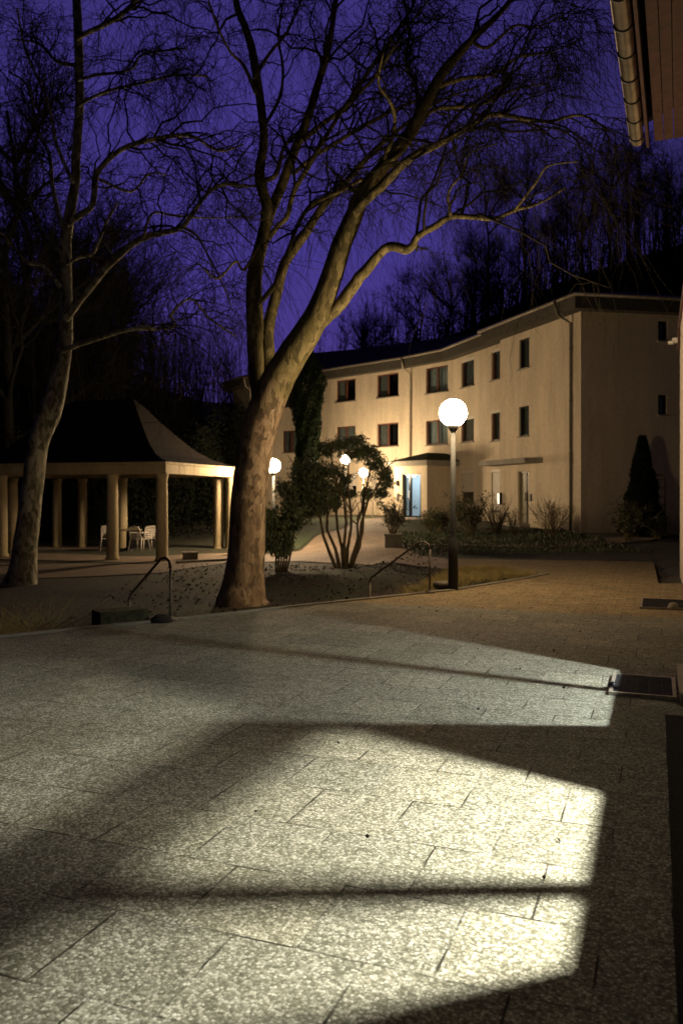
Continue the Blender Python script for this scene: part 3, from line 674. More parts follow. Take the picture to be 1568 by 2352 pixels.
for k, (x, Y, rz, lab) in enumerate(((321, 28.3, R(160), 'white slatted plastic chair seen from behind beside the table'), (339, 28.9, R(215), 'white plastic chair partly hidden behind its neighbour at the right of the table'), (248, 28.6, R(20), 'white plastic chair half hidden behind a column left of the table'))):
    c = ch0 if k == 0 else copy_tree(ch0)
    c.location = ((x - 784) / FP * Y, Y, -.30); c.rotation_euler = (0, 0, rz + R(0)); c['label'] = lab
tb = empty('garden_table', ((296 - 784) / FP * 28.9, 28.9, -.30), 'small round pale table standing under the pavilion roof', 'table')
tl = tb.location
m = MB(); m.lathe(tl, [(.43, .70), (.45, .71), (.45, .735), (.43, .745)], 24); m.build('table_top', MAT['stone'], tb)
m = MB(); m.lathe(tl, [(.26, 0), (.24, .05), (.09, .1), (.08, .68), (.2, .699)], 14); m.build('pedestal', MAT['frame_dark'], tb)
m = MB(); q = G(437, 1285, -.3); m.box((q.x, q.y, -.2), (.42, .32, .2), .3); m.box((q.x, q.y, -.085), (.46, .36, .03), .3)
m.build('stone_block', MAT['conc'], label='small dark stone block on the path right of the pavilion', cat='block')
# low kerb wall round the pavilion court
m = MB(); strip(m, [Vector((-4.6, 23.1, -.33)), Vector((-3.4, 24.0, -.33)), Vector((-2.9, 25.8, -.33))], 0, .14, -.1, .1); m.build('low_wall', MAT['conc'], label='low pale kerb wall curving right of the pavilion', cat='wall')

# ------------------------------------------------------------------ lamps
GL = {}
def lamp(name_l, x, y, Y, gz, I, rad=.235, polemat='pole'):
    Xc = (x - 784) / FP * Y; zc = CH + (HZ - y) / FP * Y; root = empty('street_lamp', (Xc, Y, gz), name_l, 'lamp', 'globe lamps along the paths')
    c = Vector((Xc, Y, 0)); m = MB()
    m.lathe(c + Vector((0, 0, gz - .05)), [(.085, 0), (.085, .9), (.06, .95), (.052, 1.0), (.042, zc - rad - gz + .02)], 16); m.build('pole', MAT[polemat], root)
    m = MB(); m.lathe(c + Vector((0, 0, zc - rad - .05)), [(.05, -.03), (.075, 0), (.10, .05), (.10, .075)], 16); m.build('collar', MAT[polemat], root)
    m = MB(); m.sphere(c + Vector((0, 0, zc)), rad, 28, 18); gm_ = emit('globe_light', LAMP_COL, I / (math.pi * rad * rad)); m.build('globe', gm_, root)
    return root
lamp('nearest globe lamp, tall dark pole at the terrace edge', 1040, 948, 14.0, -.02, 44)
lamp('globe lamp between the big leaning tree trunk and the dark conifer', 628, 1070, 28, -.3, 135)
lamp('small globe lamp glowing through the top of the rhododendron', 793, 1055.7, 43.5, .5, 50)
lamp('low globe lamp behind the rhododendron near the white arch', 834, 1086, 41.6, .5, 66, .215, 'white_paint')
# white garden arch in front of it
Ya = 40.6; ar = empty('garden_arch', ((831 - 784) / FP * Ya, Ya, .5), 'white painted arch on two thin posts behind the rhododendron', 'arch')
xa, xb = (806.6 - 784) / FP * Ya, (855.6 - 784) / FP * Ya; zt = 2.05
m = MB(); m.tube([(xa, Ya, .45), (xa, Ya, zt)], .028, 8); m.build('post', MAT['white_paint'], ar)
m = MB(); m.tube([(xb, Ya, .45), (xb, Ya, zt)], .028, 8); m.build('post', MAT['white_paint'], ar)
xc_ = (xa + xb) / 2; rr = (xb - xa) / 2; m = MB()
for r_, w_ in ((rr * 1.25, .045), (rr * .98, .04)):
    pts = [(xc_ + r_ * math.cos(t), Ya, zt + .1 + r_ * math.sin(t)) for t in [R(-28 + 236 * q / 30) for q in range(31)]]; m.tube(pts, w_, 8)
for q in range(15):
    t = R(-24 + 228 * q / 14); m.tube([(xc_ + rr * .98 * math.cos(t), Ya, zt + .1 + rr * .98 * math.sin(t)), (xc_ + rr * 1.25 * math.cos(t + .1), Ya, zt + .1 + rr * 1.25 * math.sin(t + .1))], .03, 6)
m.build('hoop', MAT['white_paint'], ar)

# ------------------------------------------------------------------ handrails
def handrail(lab, top, bot, ht, zb):
    r_ = empty('handrail', top, lab, 'handrail', 'steel handrails at the terrace edge'); T = Vector(top); B = Vector(bot)
    dirp = (B - T); dirp.z = 0; dirp.normalize(); zt_ = ht; zb_r = zb
    m = MB(); pts = [T + Vector((0, 0, -.02)), T + Vector((0, 0, zt_ - .12)), T + dirp * .03 + Vector((0, 0, zt_ - .04)), T + dirp * .12 + Vector((0, 0, zt_)), T + dirp * .24 + Vector((0, 0, zt_ - .015))]
    m.tube([p for p in pts[:2]], .018, 8); m.build('post', MAT['rail'], r_)
    m = MB(); e = Vector((B.x, B.y, zb_r)); pts = pts[1:] + [e - dirp * .03 + Vector((0, 0, .01)), e + Vector((0, 0, -.06))]; m.tube(pts, .0185, 8); m.build('rail', MAT['rail'], r_)
    m = MB(); m.tube([e + Vector((0, 0, -.06)), Vector((B.x, B.y, -.9))], .021, 8); m.build('post', MAT['rail'], r_)
    m = MB(); m.lathe((T.x, T.y, .0), [(.09, .0), (.09, .02), (.03, .05)], 12); m.build('base_plate', MAT['rail'], r_)
handrail('left steel handrail in front of the pavilion column', (-2.20, 10.56, 0), (-2.95, 11.4, 0), .80, .22)
handrail('right steel handrail with a curved top near the lamp pole', (1.46, 13.56, 0), (.50, 14.5, 0), .84, .15)
q = G(365, 1428); m = MB(); m.lathe((q.x + .03, q.y, 0), [(.15, 0), (.13, .05), (.06, .09), (.02, .1)], 9); m.build('fallen_clod', MAT['gravel'], label='dark clump of earth at the foot of the left handrail', cat='clod')
q = G(1021, 1352); m = MB(); m.lathe((q.x, q.y, 0), [(.17, 0), (.20, .04), (.21, .11), (.18, .12), (.17, .06), (.01, .05)], 20)
m.build('stone_ring', MAT['rail'], label='low round dull ring at the foot of the nearest lamp pole', cat='planter')
q = G(240, 1436); m = MB(); m.box((q.x + .1, q.y + .35, -.1), (.62, .35, .5), .6); m.build('stone_block', MAT['moss_stone'], label='square mossy stone block left of the left handrail', cat='block')

# ------------------------------------------------------------------ planter tub
q = P(902, 1266, 25.0); hz_ = h(q.x, q.y)
pt_ = empty('planter', (q.x, q.y, hz_), 'dark square stone planter with a scruffy shrub beside the path', 'planter')
m = MB(); m.box((q.x, q.y, hz_ + .17), (.52, .52, .38)); m.box((q.x, q.y, hz_ + .38), (.58, .58, .06)); m.build('tub', MAT['conc'], pt_)

# ------------------------------------------------------------------ generic plants
def twig_fan(root, base, n, hgt, spread, seed, mat, name='twigs', rad=.006, kids=5, parent=None):
    rng = np.random.default_rng(seed); f = Fast(); m = 6
    def grow(B, D, L, r, droop):
        K = len(B); t = np.linspace(0, 1, m)[None, :, None]; wob = np.cumsum(rng.normal(scale=.06, size=(K, m, 3)), 1) * L[:, None, None]
        wob -= wob[:, :1]; Pp = B[:, None, :] + D[:, None, :] * L[:, None, None] * t + wob * .6; Pp[:, :, 2] -= droop * (t[:, :, 0] ** 2) * L[:, None]
        Rr = r[:, None] * (1 - .75 * t[:, :, 0]); f.tubes(Pp, Rr, 4); return Pp
    a = rng.uniform(0, 2 * np.pi, n); sp = spread * rng.uniform(.1, 1, n) ** .7
    D = np.stack([np.cos(a) * sp, np.sin(a) * sp, np.full(n, 1.0)], 1); D /= np.linalg.norm(D, axis=1, keepdims=True)
    B = np.tile(np.array(base), (n, 1)) + rng.normal(scale=.05, size=(n, 3)) * [1, 1, 0]
    P1 = grow(B, D, hgt * rng.uniform(.7, 1.05, n), np.full(n, rad * 2), .0)
    idx = rng.integers(2, m, size=(n, kids)); B2 = P1[np.arange(n)[:, None], idx].reshape(-1, 3); D2 = np.repeat(D, kids, 0) + rng.normal(scale=.5, size=(n * kids, 3)); D2 /= np.linalg.norm(D2, axis=1, keepdims=True)
    P2 = grow(B2, D2, hgt * rng.uniform(.2, .45, n * kids), np.full(n * kids, rad), .05)
    K = n * kids; idx = rng.integers(2, m, size=(K, 3)); B3 = P2[np.arange(K)[:, None], idx].reshape(-1, 3); D3 = np.repeat(D2, 3, 0) + rng.normal(scale=.5, size=(K * 3, 3)); D3 /= np.linalg.norm(D3, axis=1, keepdims=True)
    grow(B3, D3, hgt * rng.uniform(.08, .2, K * 3), np.full(K * 3, rad * .7), .05)
    f.build(name, mat, parent); return P2
def leaf_blobs(blobs, n, ls, mat, seed, name, parent=None, droop=.6, width=.35, hollow=.45, **k):
    rng = np.random.default_rng(seed); f = Fast(); vol = np.array([b[1][0] * b[1][1] * b[1][2] for b in blobs]) ** .7; vol /= vol.sum()
    for (c, r), wv in zip(blobs, vol):
        K = int(n * wv); D = rng.normal(size=(K, 3)); D /= np.linalg.norm(D, axis=1, keepdims=True)
        rad = (hollow + (1 - hollow) * rng.random((K, 1)) ** .6) * rng.uniform(.7, 1.3, (K, 1)); cl = rng.normal(scale=.07, size=(K // 7 + 1, 3)).repeat(7, 0)[:K]
        # leaves gathered in rosettes
        Cc = (D * rad)[::7].repeat(7, 0)[:K] * np.array(r) + np.array(c) + rng.normal(scale=.02, size=(K, 3)) + cl * 0
        Ld = D * .9 + np.array([0, 0, -droop]) + rng.normal(scale=.35, size=(K, 3))
        f.leaves(Cc, Ld, ls * rng.uniform(.6, 1.3, K), ls * width * rng.uniform(.7, 1.2, K), rng)
    return f.build(name, mat, parent, **k)

# rhododendron in front of the building
rb = Vector(((788 - 784) / FP * 22.2, 22.2, h(.07, 22.2)))
rh = empty('rhododendron', rb, 'large open rhododendron with bare curved stems in the planting bed', 'shrub')
rs = MB(); rnd = random.Random(5); tips = []
stems = [((775, 1305), (757, 1270), (742, 1230), (735, 1190), (720, 1150), (700, 1110)), ((782, 1305), (770, 1260), (750, 1215), (752, 1170), (745, 1110), (740, 1070)),
         ((790, 1305), (785, 1260), (775, 1215), (772, 1180), (780, 1130), (790, 1070)), ((795, 1305), (798, 1260), (806, 1215), (806, 1180), (800, 1130), (800, 1060)),
         ((800, 1305), (812, 1270), (822, 1235), (820, 1205), (832, 1165), (835, 1110)), ((805, 1305), (820, 1262), (832, 1225), (834, 1190), (836, 1140), (850, 1080)),
         ((770, 1305), (765, 1290), (755, 1250), (740, 1245), (752, 1300), (760, 1304)), ((792, 1305), (790, 1250), (795, 1200), (790, 1150), (770, 1100), (760, 1050)),
         ((800, 1305), (826, 1255), (830, 1200), (845, 1150), (868, 1115), (880, 1080))]
for k, s_ in enumerate(stems):
    if k == 6: continue
    dy = rnd.uniform(-.5, .5); pts = [P(x, y, 22.2 + dy * (q / 5)) for q, (x, y) in enumerate(s_)]; pts[0].z -= .1; rs.tube(pts, [.055, .045, .038, .033, .027, .018], 7)
    for q in range(6):
        b_ = pts[rnd.choice((3, 4, 5))]; e_ = b_ + Vector((rnd.uniform(-.5, .5), rnd.uniform(-.5, .5), rnd.uniform(.2, .8))); rs.tube([b_, (b_ + e_) / 2 + Vector((rnd.uniform(-.08, .08), 0, .05)), e_], [.018, .013, .008], 5)
rs.build('stem', MAT['bareshrub'], rh)
rblobs = []
for x, y, rx, ry, Yo in ((752, 1030, 30, 20, 0), (768, 1082, 20, 18, .4), (735, 1085, 38, 34, -.3), (705, 1080, 34, 32, .2), (690, 1125, 34, 36, 0), (670, 1150, 26, 30, .3), (815, 1040, 22, 14, -.2), (845, 1035, 26, 18, .2),
                        (862, 1060, 24, 20, .3), (880, 1085, 20, 18, 0), (800, 1132, 16, 10, .4), (875, 1128, 15, 17, 0), (820, 1012, 20, 16, .1), (760, 1125, 28, 22, .2), (725, 1130, 30, 26, -.2), (790, 1100, 16, 14, 0), (784, 1018, 24, 14, 0), (650, 1120, 16, 22, 0), (735, 1158, 26, 20, .1), (698, 1168, 30, 24, -.1), (668, 1190, 24, 20, 0), (846, 1130, 16, 13, 0), (768, 1155, 16, 14, .2), (890, 1105, 10, 14, 0)):
    c = P(x, y, 22.2 + Yo); s_ = 22.2 / FP; rblobs.append((c, (rx * s_ * 1.12, .5, ry * s_ * 1.12)))
leaf_blobs(rblobs, 23000, .095, MAT['rhodo'], 7, 'foliage', rh, droop=.9, width=.32, hollow=.15)
# dark drooping shrub at its left
sb_ = P(645, 1300, 20.5); sb_.z = h(sb_.x, sb_.y)
sh = empty('laurel_shrub', sb_, 'dark glossy drooping shrub between the big trunk and the rhododendron', 'shrub')
bl = [(P(x, y, 20.5), (rx * 20.5 / FP, .4, ry * 20.5 / FP)) for x, y, rx, ry in ((622, 1190, 20, 32), (640, 1222, 32, 40), (618, 1242, 18, 26), (676, 1190, 26, 26), (646, 1262, 20, 14), (668, 1170, 22, 22), (660, 1245, 12, 22))]
leaf_blobs(bl, 9500, .11, MAT['rhodo'], 17, 'foliage', sh, droop=1.3, width=.3, hollow=.1)
m = MB()
for k in range(6):
    a_ = sb_ + Vector((.05 * k - .12, 0, -.05)); b_ = P(620 + k * 11, 1200, 20.5); m.tube([a_, (a_ + b_) / 2 + Vector((.08, 0, .1)), b_], [.03, .022, .012], 6)
m.build('stem', MAT['bareshrub'], sh)

def conifer(lab, x, y0, y1, wpx, Y, seed, n, cone, group=None, gz=None):
    X = (x - 784) / FP * Y; zt_ = CH + (HZ - y0) / FP * Y; zb = h(X, Y) if gz is None else gz; r_ = empty('conifer', (X, Y, zb), lab, 'tree', group); Rr = wpx / 2 / FP * Y
    m = MB(); m.tube([(X, Y, zb - .1), (X, Y, zb + (zt_ - zb) * .9)], [.1, .02], 8); m.build('trunk', MAT['bark_dark'], r_)
    rng = np.random.default_rng(seed); t = rng.random(n) ** (1.0 if not cone else 1.5); a = rng.uniform(0, 2 * np.pi, n)
    prof_ = (1 - t) ** .8 if cone else np.minimum(1, (1 - t) * 5) ** .5 * np.minimum(1, .82 + t * .0 + .18 * np.sin(t * 9 + 1)); lump = 1 + .16 * np.sin(a * 3 + t * 17) + .12 * np.sin(a * 7 - t * 31)
    rad = Rr * prof_ * lump * (.25 + .75 * rng.random(n) ** .35) + .02
    C = np.stack([X + rad * np.cos(a), Y + rad * np.sin(a), zb + .1 + t * (zt_ - zb - .1)], 1); D = np.stack([np.cos(a) * .5, np.sin(a) * .5, np.full(n, .9)], 1) + rng.normal(scale=.3, size=(n, 3))
    f = Fast(); f.leaves(C, D, rng.uniform(.08, .2, n), rng.uniform(.02, .055, n), rng); f.build('crown', MAT['conifer'], r_); return r_
conifer('tall dark columnar conifer standing before the middle of the building', 706, 798, 1180, 70, 43.8, 4, 60000, False)
conifer('cone shaped conifer against the dim right end wall of the building', 1474, 1008, 1165, 86, 28.6, 5, 26000, True)

# trellis arch right of it
Yt = 29.2; tr = empty('trellis_arch', ((1511 - 784) / FP * Yt, Yt, .2), 'narrow brown arched trellis beside the cone shaped conifer', 'trellis')
x0, x1 = (1497 - 784) / FP * Yt, (1526 - 784) / FP * Yt; zt = 2.15; m = MB()
for x in (x0, x1): m.tube([(x, Yt, .1), (x, Yt, zt)], .03, 6)
m.tube([((x0 + x1) / 2 + (x1 - x0) / 2 * math.cos(R(a)), Yt, zt + (x1 - x0) / 2 * math.sin(R(a))) for a in range(0, 181, 20)], .03, 6)
for z in np.arange(.4, 2.2, .3): m.tube([(x0, Yt, z), (x1, Yt, z)], .012, 5)
m.build('frame', MAT['bareshrub'], tr)

def bare_shrub(lab, x, Y, top, spread, seed, n=26, leaves=0, group='bare shrubs below the building', mat='bareshrub'):
    X = (x - 784) / FP * Y; zb = h(X, Y); hg = CH + (HZ - top) / FP * Y - zb; r_ = empty('shrub', (X, Y, zb), lab, 'shrub', group)
    P2 = twig_fan(None, (X, Y, zb - .05), n, hg * .85, spread, seed, MAT[mat], 'twigs', .007, 6, r_)
    if leaves:
        rng = np.random.default_rng(seed + 1); pts = P2[:, 2:].reshape(-1, 3); C = pts[rng.integers(0, len(pts), leaves)] + rng.normal(scale=.06, size=(leaves, 3)); f = Fast()
        f.leaves(C, rng.normal(size=(leaves, 3)), rng.uniform(.05, .12, leaves), rng.uniform(.03, .06, leaves), rng); f.build('foliage', MAT['shrub'], r_)
bare_shrub('leafless rounded shrub in front of the corner downpipe', 1268, 28.6, 1150, .75, 21, 34)
bare_shrub('leafless shrub below the closed roller shutter', 1140, 30.5, 1148, .55, 22, 28)
bare_shrub('dark leafy shrub just right of the nearest lamp pole', 1080, 30.0, 1135, .6, 23, 24, 1800)
bare_shrub('leafy shrub just left of the nearest lamp pole', 1012, 31.5, 1168, .7, 24, 20, 1100)
bare_shrub('broad dark shrub at the foot of the cone shaped conifer', 1444, 27.0, 1160, .55, 25, 34, 2200)
bare_shrub('low dark shrub at the right end of the garden bed', 1508, 27.6, 1185, .5, 26, 26, 1500)
bare_shrub('small thin reddish shrub left of the side door', 1178, 30.2, 1165, .35, 27, 10)
bare_shrub('sparse low shrub between planter and porch', 985, 33.0, 1172, .6, 28, 18, 500)
# shrub in the tub
zt0 = hz_ + .38; P2 = twig_fan(None, (pt_.location.x, pt_.location.y, zt0), 26, .85, .45, 31, MAT['bareshrub'], 'stems', .006, 5, pt_)
rng = np.random.default_rng(32); pts = P2[:, 1:].reshape(-1, 3); C = pts[rng.integers(0, len(pts), 900)] + rng.normal(scale=.03, size=(900, 3)); f = Fast(); f.leaves(C, rng.normal(size=(900, 3)) + [0, 0, .4], rng.uniform(.06, .14, 900), rng.uniform(.02, .045, 900), rng); f.build('foliage', MAT['shrub'], pt_)

# grass tufts: the reed at far left and the yellow verge under the lamp
def blades(name, centres, n, hgt, mat, seed, spread=.15, **k):
    rng = np.random.default_rng(seed); C = np.array(centres); i = rng.integers(0, len(C), n); B = C[i] + rng.normal(scale=spread, size=(n, 3)) * [1, 1, 0]
    D = rng.normal(scale=.35, size=(n, 3)); D[:, 2] = 1; D /= np.linalg.norm(D, axis=1, keepdims=True); L = hgt * rng.uniform(.5, 1.15, n); m_ = 5; t = np.linspace(0, 1, m_)[None, :, None]
    Pp = B[:, None, :] + D[:, None, :] * L[:, None, None] * t; Pp[:, :, :2] += (D[:, None, :2] * (t ** 2) * L[:, None, None] * .9); Pp[:, :, 2] -= (t[:, :, 0] ** 2.2) * L[:, None] * .22
    Rr = np.full((n, m_), .0045) * (1 - .8 * t[:, :, 0]); f = Fast(); f.tubes(Pp, Rr, 3); return f.build(name, mat, **k)
q = P(22, 1440, 10.4); blades('ornamental_grass', [(q.x, q.y, h(q.x, q.y)), (q.x - .35, q.y + .3, h(q.x, q.y)), (q.x + .2, q.y + .5, h(q.x, q.y))], 520, 1.05, MAT['drygrass'], 41, .12, label='clump of long dry ornamental grass at the far left edge', cat='grass clump')
cs_ = []
rng = np.random.default_rng(8)
for k in range(170):
    t = rng.random(); x = 1.2 + 2.6 * t + rng.normal() * .2; y = 15.3 + 2.0 * t + rng.normal() * .3
    if not inpoly(x, y, TERR): cs_.append((x, y, h(x, y)))
for k in range(60):
    t = rng.random(); x = 2.15 + 1.5 * t; y = 17.0 + .9 * t + rng.normal() * .12
    if not inpoly(x, y, TERR): cs_ += [(x, y, h(x, y) + .02)] * 3
blades('grass', cs_, 6500, .2, MAT['drygrass'], 42, .06, kind='stuff', label='low yellowish grass tufts growing in the bed round the lamp', cat='grass')
cs_ = [(x, y, h(x, y)) for x, y in zip(rng.uniform(-4.5, 3.2, 500), rng.uniform(13.2, 22.5, 500)) if not inpoly(x, y, TERR)]
f = Fast(); K = 1700; i = rng.integers(0, len(cs_), K); C = np.array(cs_)[i] + rng.normal(scale=.3, size=(K, 3)) * [1, 1, 0]; C[:, 2] = hh(C[:, 0], C[:, 1]) + .015
D = rng.normal(size=(K, 3)); D[:, 2] = abs(D[:, 2]) * .4 + .05; f.leaves(C, D, rng.uniform(.04, .11, K), rng.uniform(.02, .06, K), rng)
m_ = Mat('bed_leaves'); c = m_.coord(); m_.base(m_.ramp(m_.noise(c, 6, 3), [(.3, (.012, .018, .006)), (.5, (.022, .017, .009)), (.7, (.036, .024, .013))])); m_.rough(.8)
f.build('ground_cover', m_.m, kind='stuff', label='low ground cover and dead leaves over the planting bed', cat='ground cover')
K = 7000; X = rng.uniform(1.9, 8.6, K); Y = rng.uniform(22.5, 32, K); C = np.stack([X, Y, hh(X, Y) + .02], 1); D = rng.normal(scale=.5, size=(K, 3)); D[:, 2] = 1
f = Fast(); f.leaves(C, D, rng.uniform(.05, .16, K), rng.uniform(.015, .05, K), rng); f.build('lawn_grass', MAT['shrub'], kind='stuff', label='rough grass and low plants before the building', cat='grass')
K = 60; u_ = rng.uniform(-3.2, .0, K); v_ = rng.uniform(2.5, 14, K); C = np.array([XYf(a, b, .008) for a, b in zip(u_, v_)]); D = rng.normal(size=(K, 3)); D[:, 2] = .08
f = Fast(); f.leaves(C, D, rng.uniform(.015, .04, K), rng.uniform(.01, .025, K), rng); f.build('leaf_debris', MAT['twig'], kind='stuff', label='tiny scraps of dead leaf scattered on the paving', cat='debris')

# ------------------------------------------------------------------ trees
class Tree:
    def __init__(s, seed): s.rng = np.random.default_rng(seed); s.limbs = []; s.trunk = MB()
    def limb(s, pts, Y0, dY=0.0, start=0.0, n=10, wob=1.0):
        """pts: (x, y, radius) in layout units at depth Y0; dY is how far the tip swings in depth"""
        out_ = []; rr = []; m = len(pts)
        cum = [0]
        for a, b in zip(pts, pts[1:]): cum.append(cum[-1] + math.hypot(b[0] - a[0], b[1] - a[1]))
        def cat(i, t):
            p0 = pts[max(i - 1, 0)]; p1 = pts[i]; p2 = pts[i + 1]; p3 = pts[min(i + 2, m - 1)]
            return [.5 * ((2 * b) + (-a + c) * t + (2 * a - 5 * b + 4 * c - d) * t * t + (-a + 3 * b - 3 * c + d) * t ** 3) for a, b, c, d in zip(p0, p1, p2, p3)]
        for i in range(m - 1):
            for q in range(4):
                x, y, r = cat(i, q / 4); tt = (cum[i] + (cum[i + 1] - cum[i]) * q / 4) / cum[-1]
                Y = Y0 + start + dY * tt ** 1.2; out_.append(P(x, y, Y)); rr.append(max(.004, r / FP * Y))
        x, y, r = pts[-1]; Y = Y0 + start + dY; out_.append(P(x, y, Y)); rr.append(max(.004, r / FP * Y))
        jit = np.cumsum(s.rng.normal(scale=.012, size=(len(out_), 3)), 0)
        for k in range(1, len(out_)): out_[k] += Vector(jit[k]) * min(1, rr[k] * 12) * wob * .5
        s.trunk.tube(out_, rr, n); s.limbs.append((np.array([tuple(p) for p in out_]), np.array(rr))); return out_
    def twigs(s, n1, n2, n3, L1=(1.2, 3.2), droop=.5, rmax=.08, up=.3, r3=.0034, skip=.25):
        rng = s.rng; f = Fast(); seg = []
        for P_, r_ in s.limbs:
            ok = np.where(r_ < rmax)[0]; ok = ok[ok > len(P_) * skip] if len(ok) > 4 else ok
            for i in ok[:-1]: seg.append((P_[i], P_[i + 1], r_[i]))
        A = np.array([a for a, b, r in seg]); B = np.array([b for a, b, r in seg]); Rg = np.array([r for a, b, r in seg]); ln = np.linalg.norm(B - A, axis=1); pr = ln / ln.sum()
        def grow(S, D, L, r, dr, m, wb):
            K = len(S); t = np.linspace(0, 1, m)[None, :, None]; D = D / np.linalg.norm(D, axis=1, keepdims=True)
            wv = np.cumsum(rng.normal(scale=wb, size=(K, m, 3)), 1); wv -= wv[:, :1]
            Pp = S[:, None] + D[:, None] * L[:, None, None] * t + wv * L[:, None, None]; Pp[:, :, 2] -= dr[:, None] * L[:, None] * t[:, :, 0] ** 2
            f.tubes(Pp, r[:, None] * (1 - .72 * t[:, :, 0]), 4 if m > 6 else 3); return Pp
        i = rng.choice(len(A), n1, p=pr); t = rng.random((n1, 1)); S = A[i] * (1 - t) + B[i] * t; T = (B - A)[i]; T /= np.linalg.norm(T, axis=1, keepdims=True) + 1e-9
        D = T * .7 + rng.normal(scale=.65, size=(n1, 3)) + [0, 0, up]; L = rng.uniform(L1[0], L1[1], n1) * np.clip(Rg[i] / .05, .45, 1.1)
        P1 = grow(S, D, L, np.minimum(Rg[i] * .55, .028), np.full(n1, droop * .5), 10, .032)
        k2 = n2; i1 = rng.integers(0, n1, k2); j = rng.integers(2, 10, k2); S = P1[i1, j]; T = P1[i1, j] - P1[i1, j - 1]; T /= np.linalg.norm(T, axis=1, keepdims=True) + 1e-9
        D = T * .6 + rng.normal(scale=.6, size=(k2, 3)) + [0, 0, -.05]; P2 = grow(S, D, rng.uniform(.5, 1.5, k2), np.full(k2, r3 * 1.9), np.full(k2, droop), 7, .06)
        k3 = n3; i2 = rng.integers(0, k2, k3); j = rng.integers(1, 7, k3); S = P2[i2, j]; T = P2[i2, j] - P2[i2, j - 1]; T /= np.linalg.norm(T, axis=1, keepdims=True) + 1e-9
        D = T * .5 + rng.normal(scale=.4, size=(k3, 3)) + [0, 0, -.45]; grow(S, D, rng.uniform(.25, .85, k3), np.full(k3, r3), np.full(k3, droop * .8), 5, .05)
        return f
YT = 15.75; T1 = Tree(11)
tk = T1.limb([(553, 1450, 98), (555, 1415, 76), (558, 1385, 61), (561, 1350, 51), (565, 1305, 45), (568, 1250, 42), (572, 1150, 41), (582, 1050, 40), (598, 970, 40), (625, 900, 39), (662, 830, 35), (700, 770, 32), (730, 710, 27), (758, 640, 25), (780, 570, 23), (805, 510, 21), (825, 455, 19), (870, 400, 16), (915, 345, 15), (945, 300, 14), (975, 240, 13), (1015, 170, 11), (1084, 90, 8), (1154, 20, 6), (1200, -50, 4)], YT, -1.2, 0, 24)
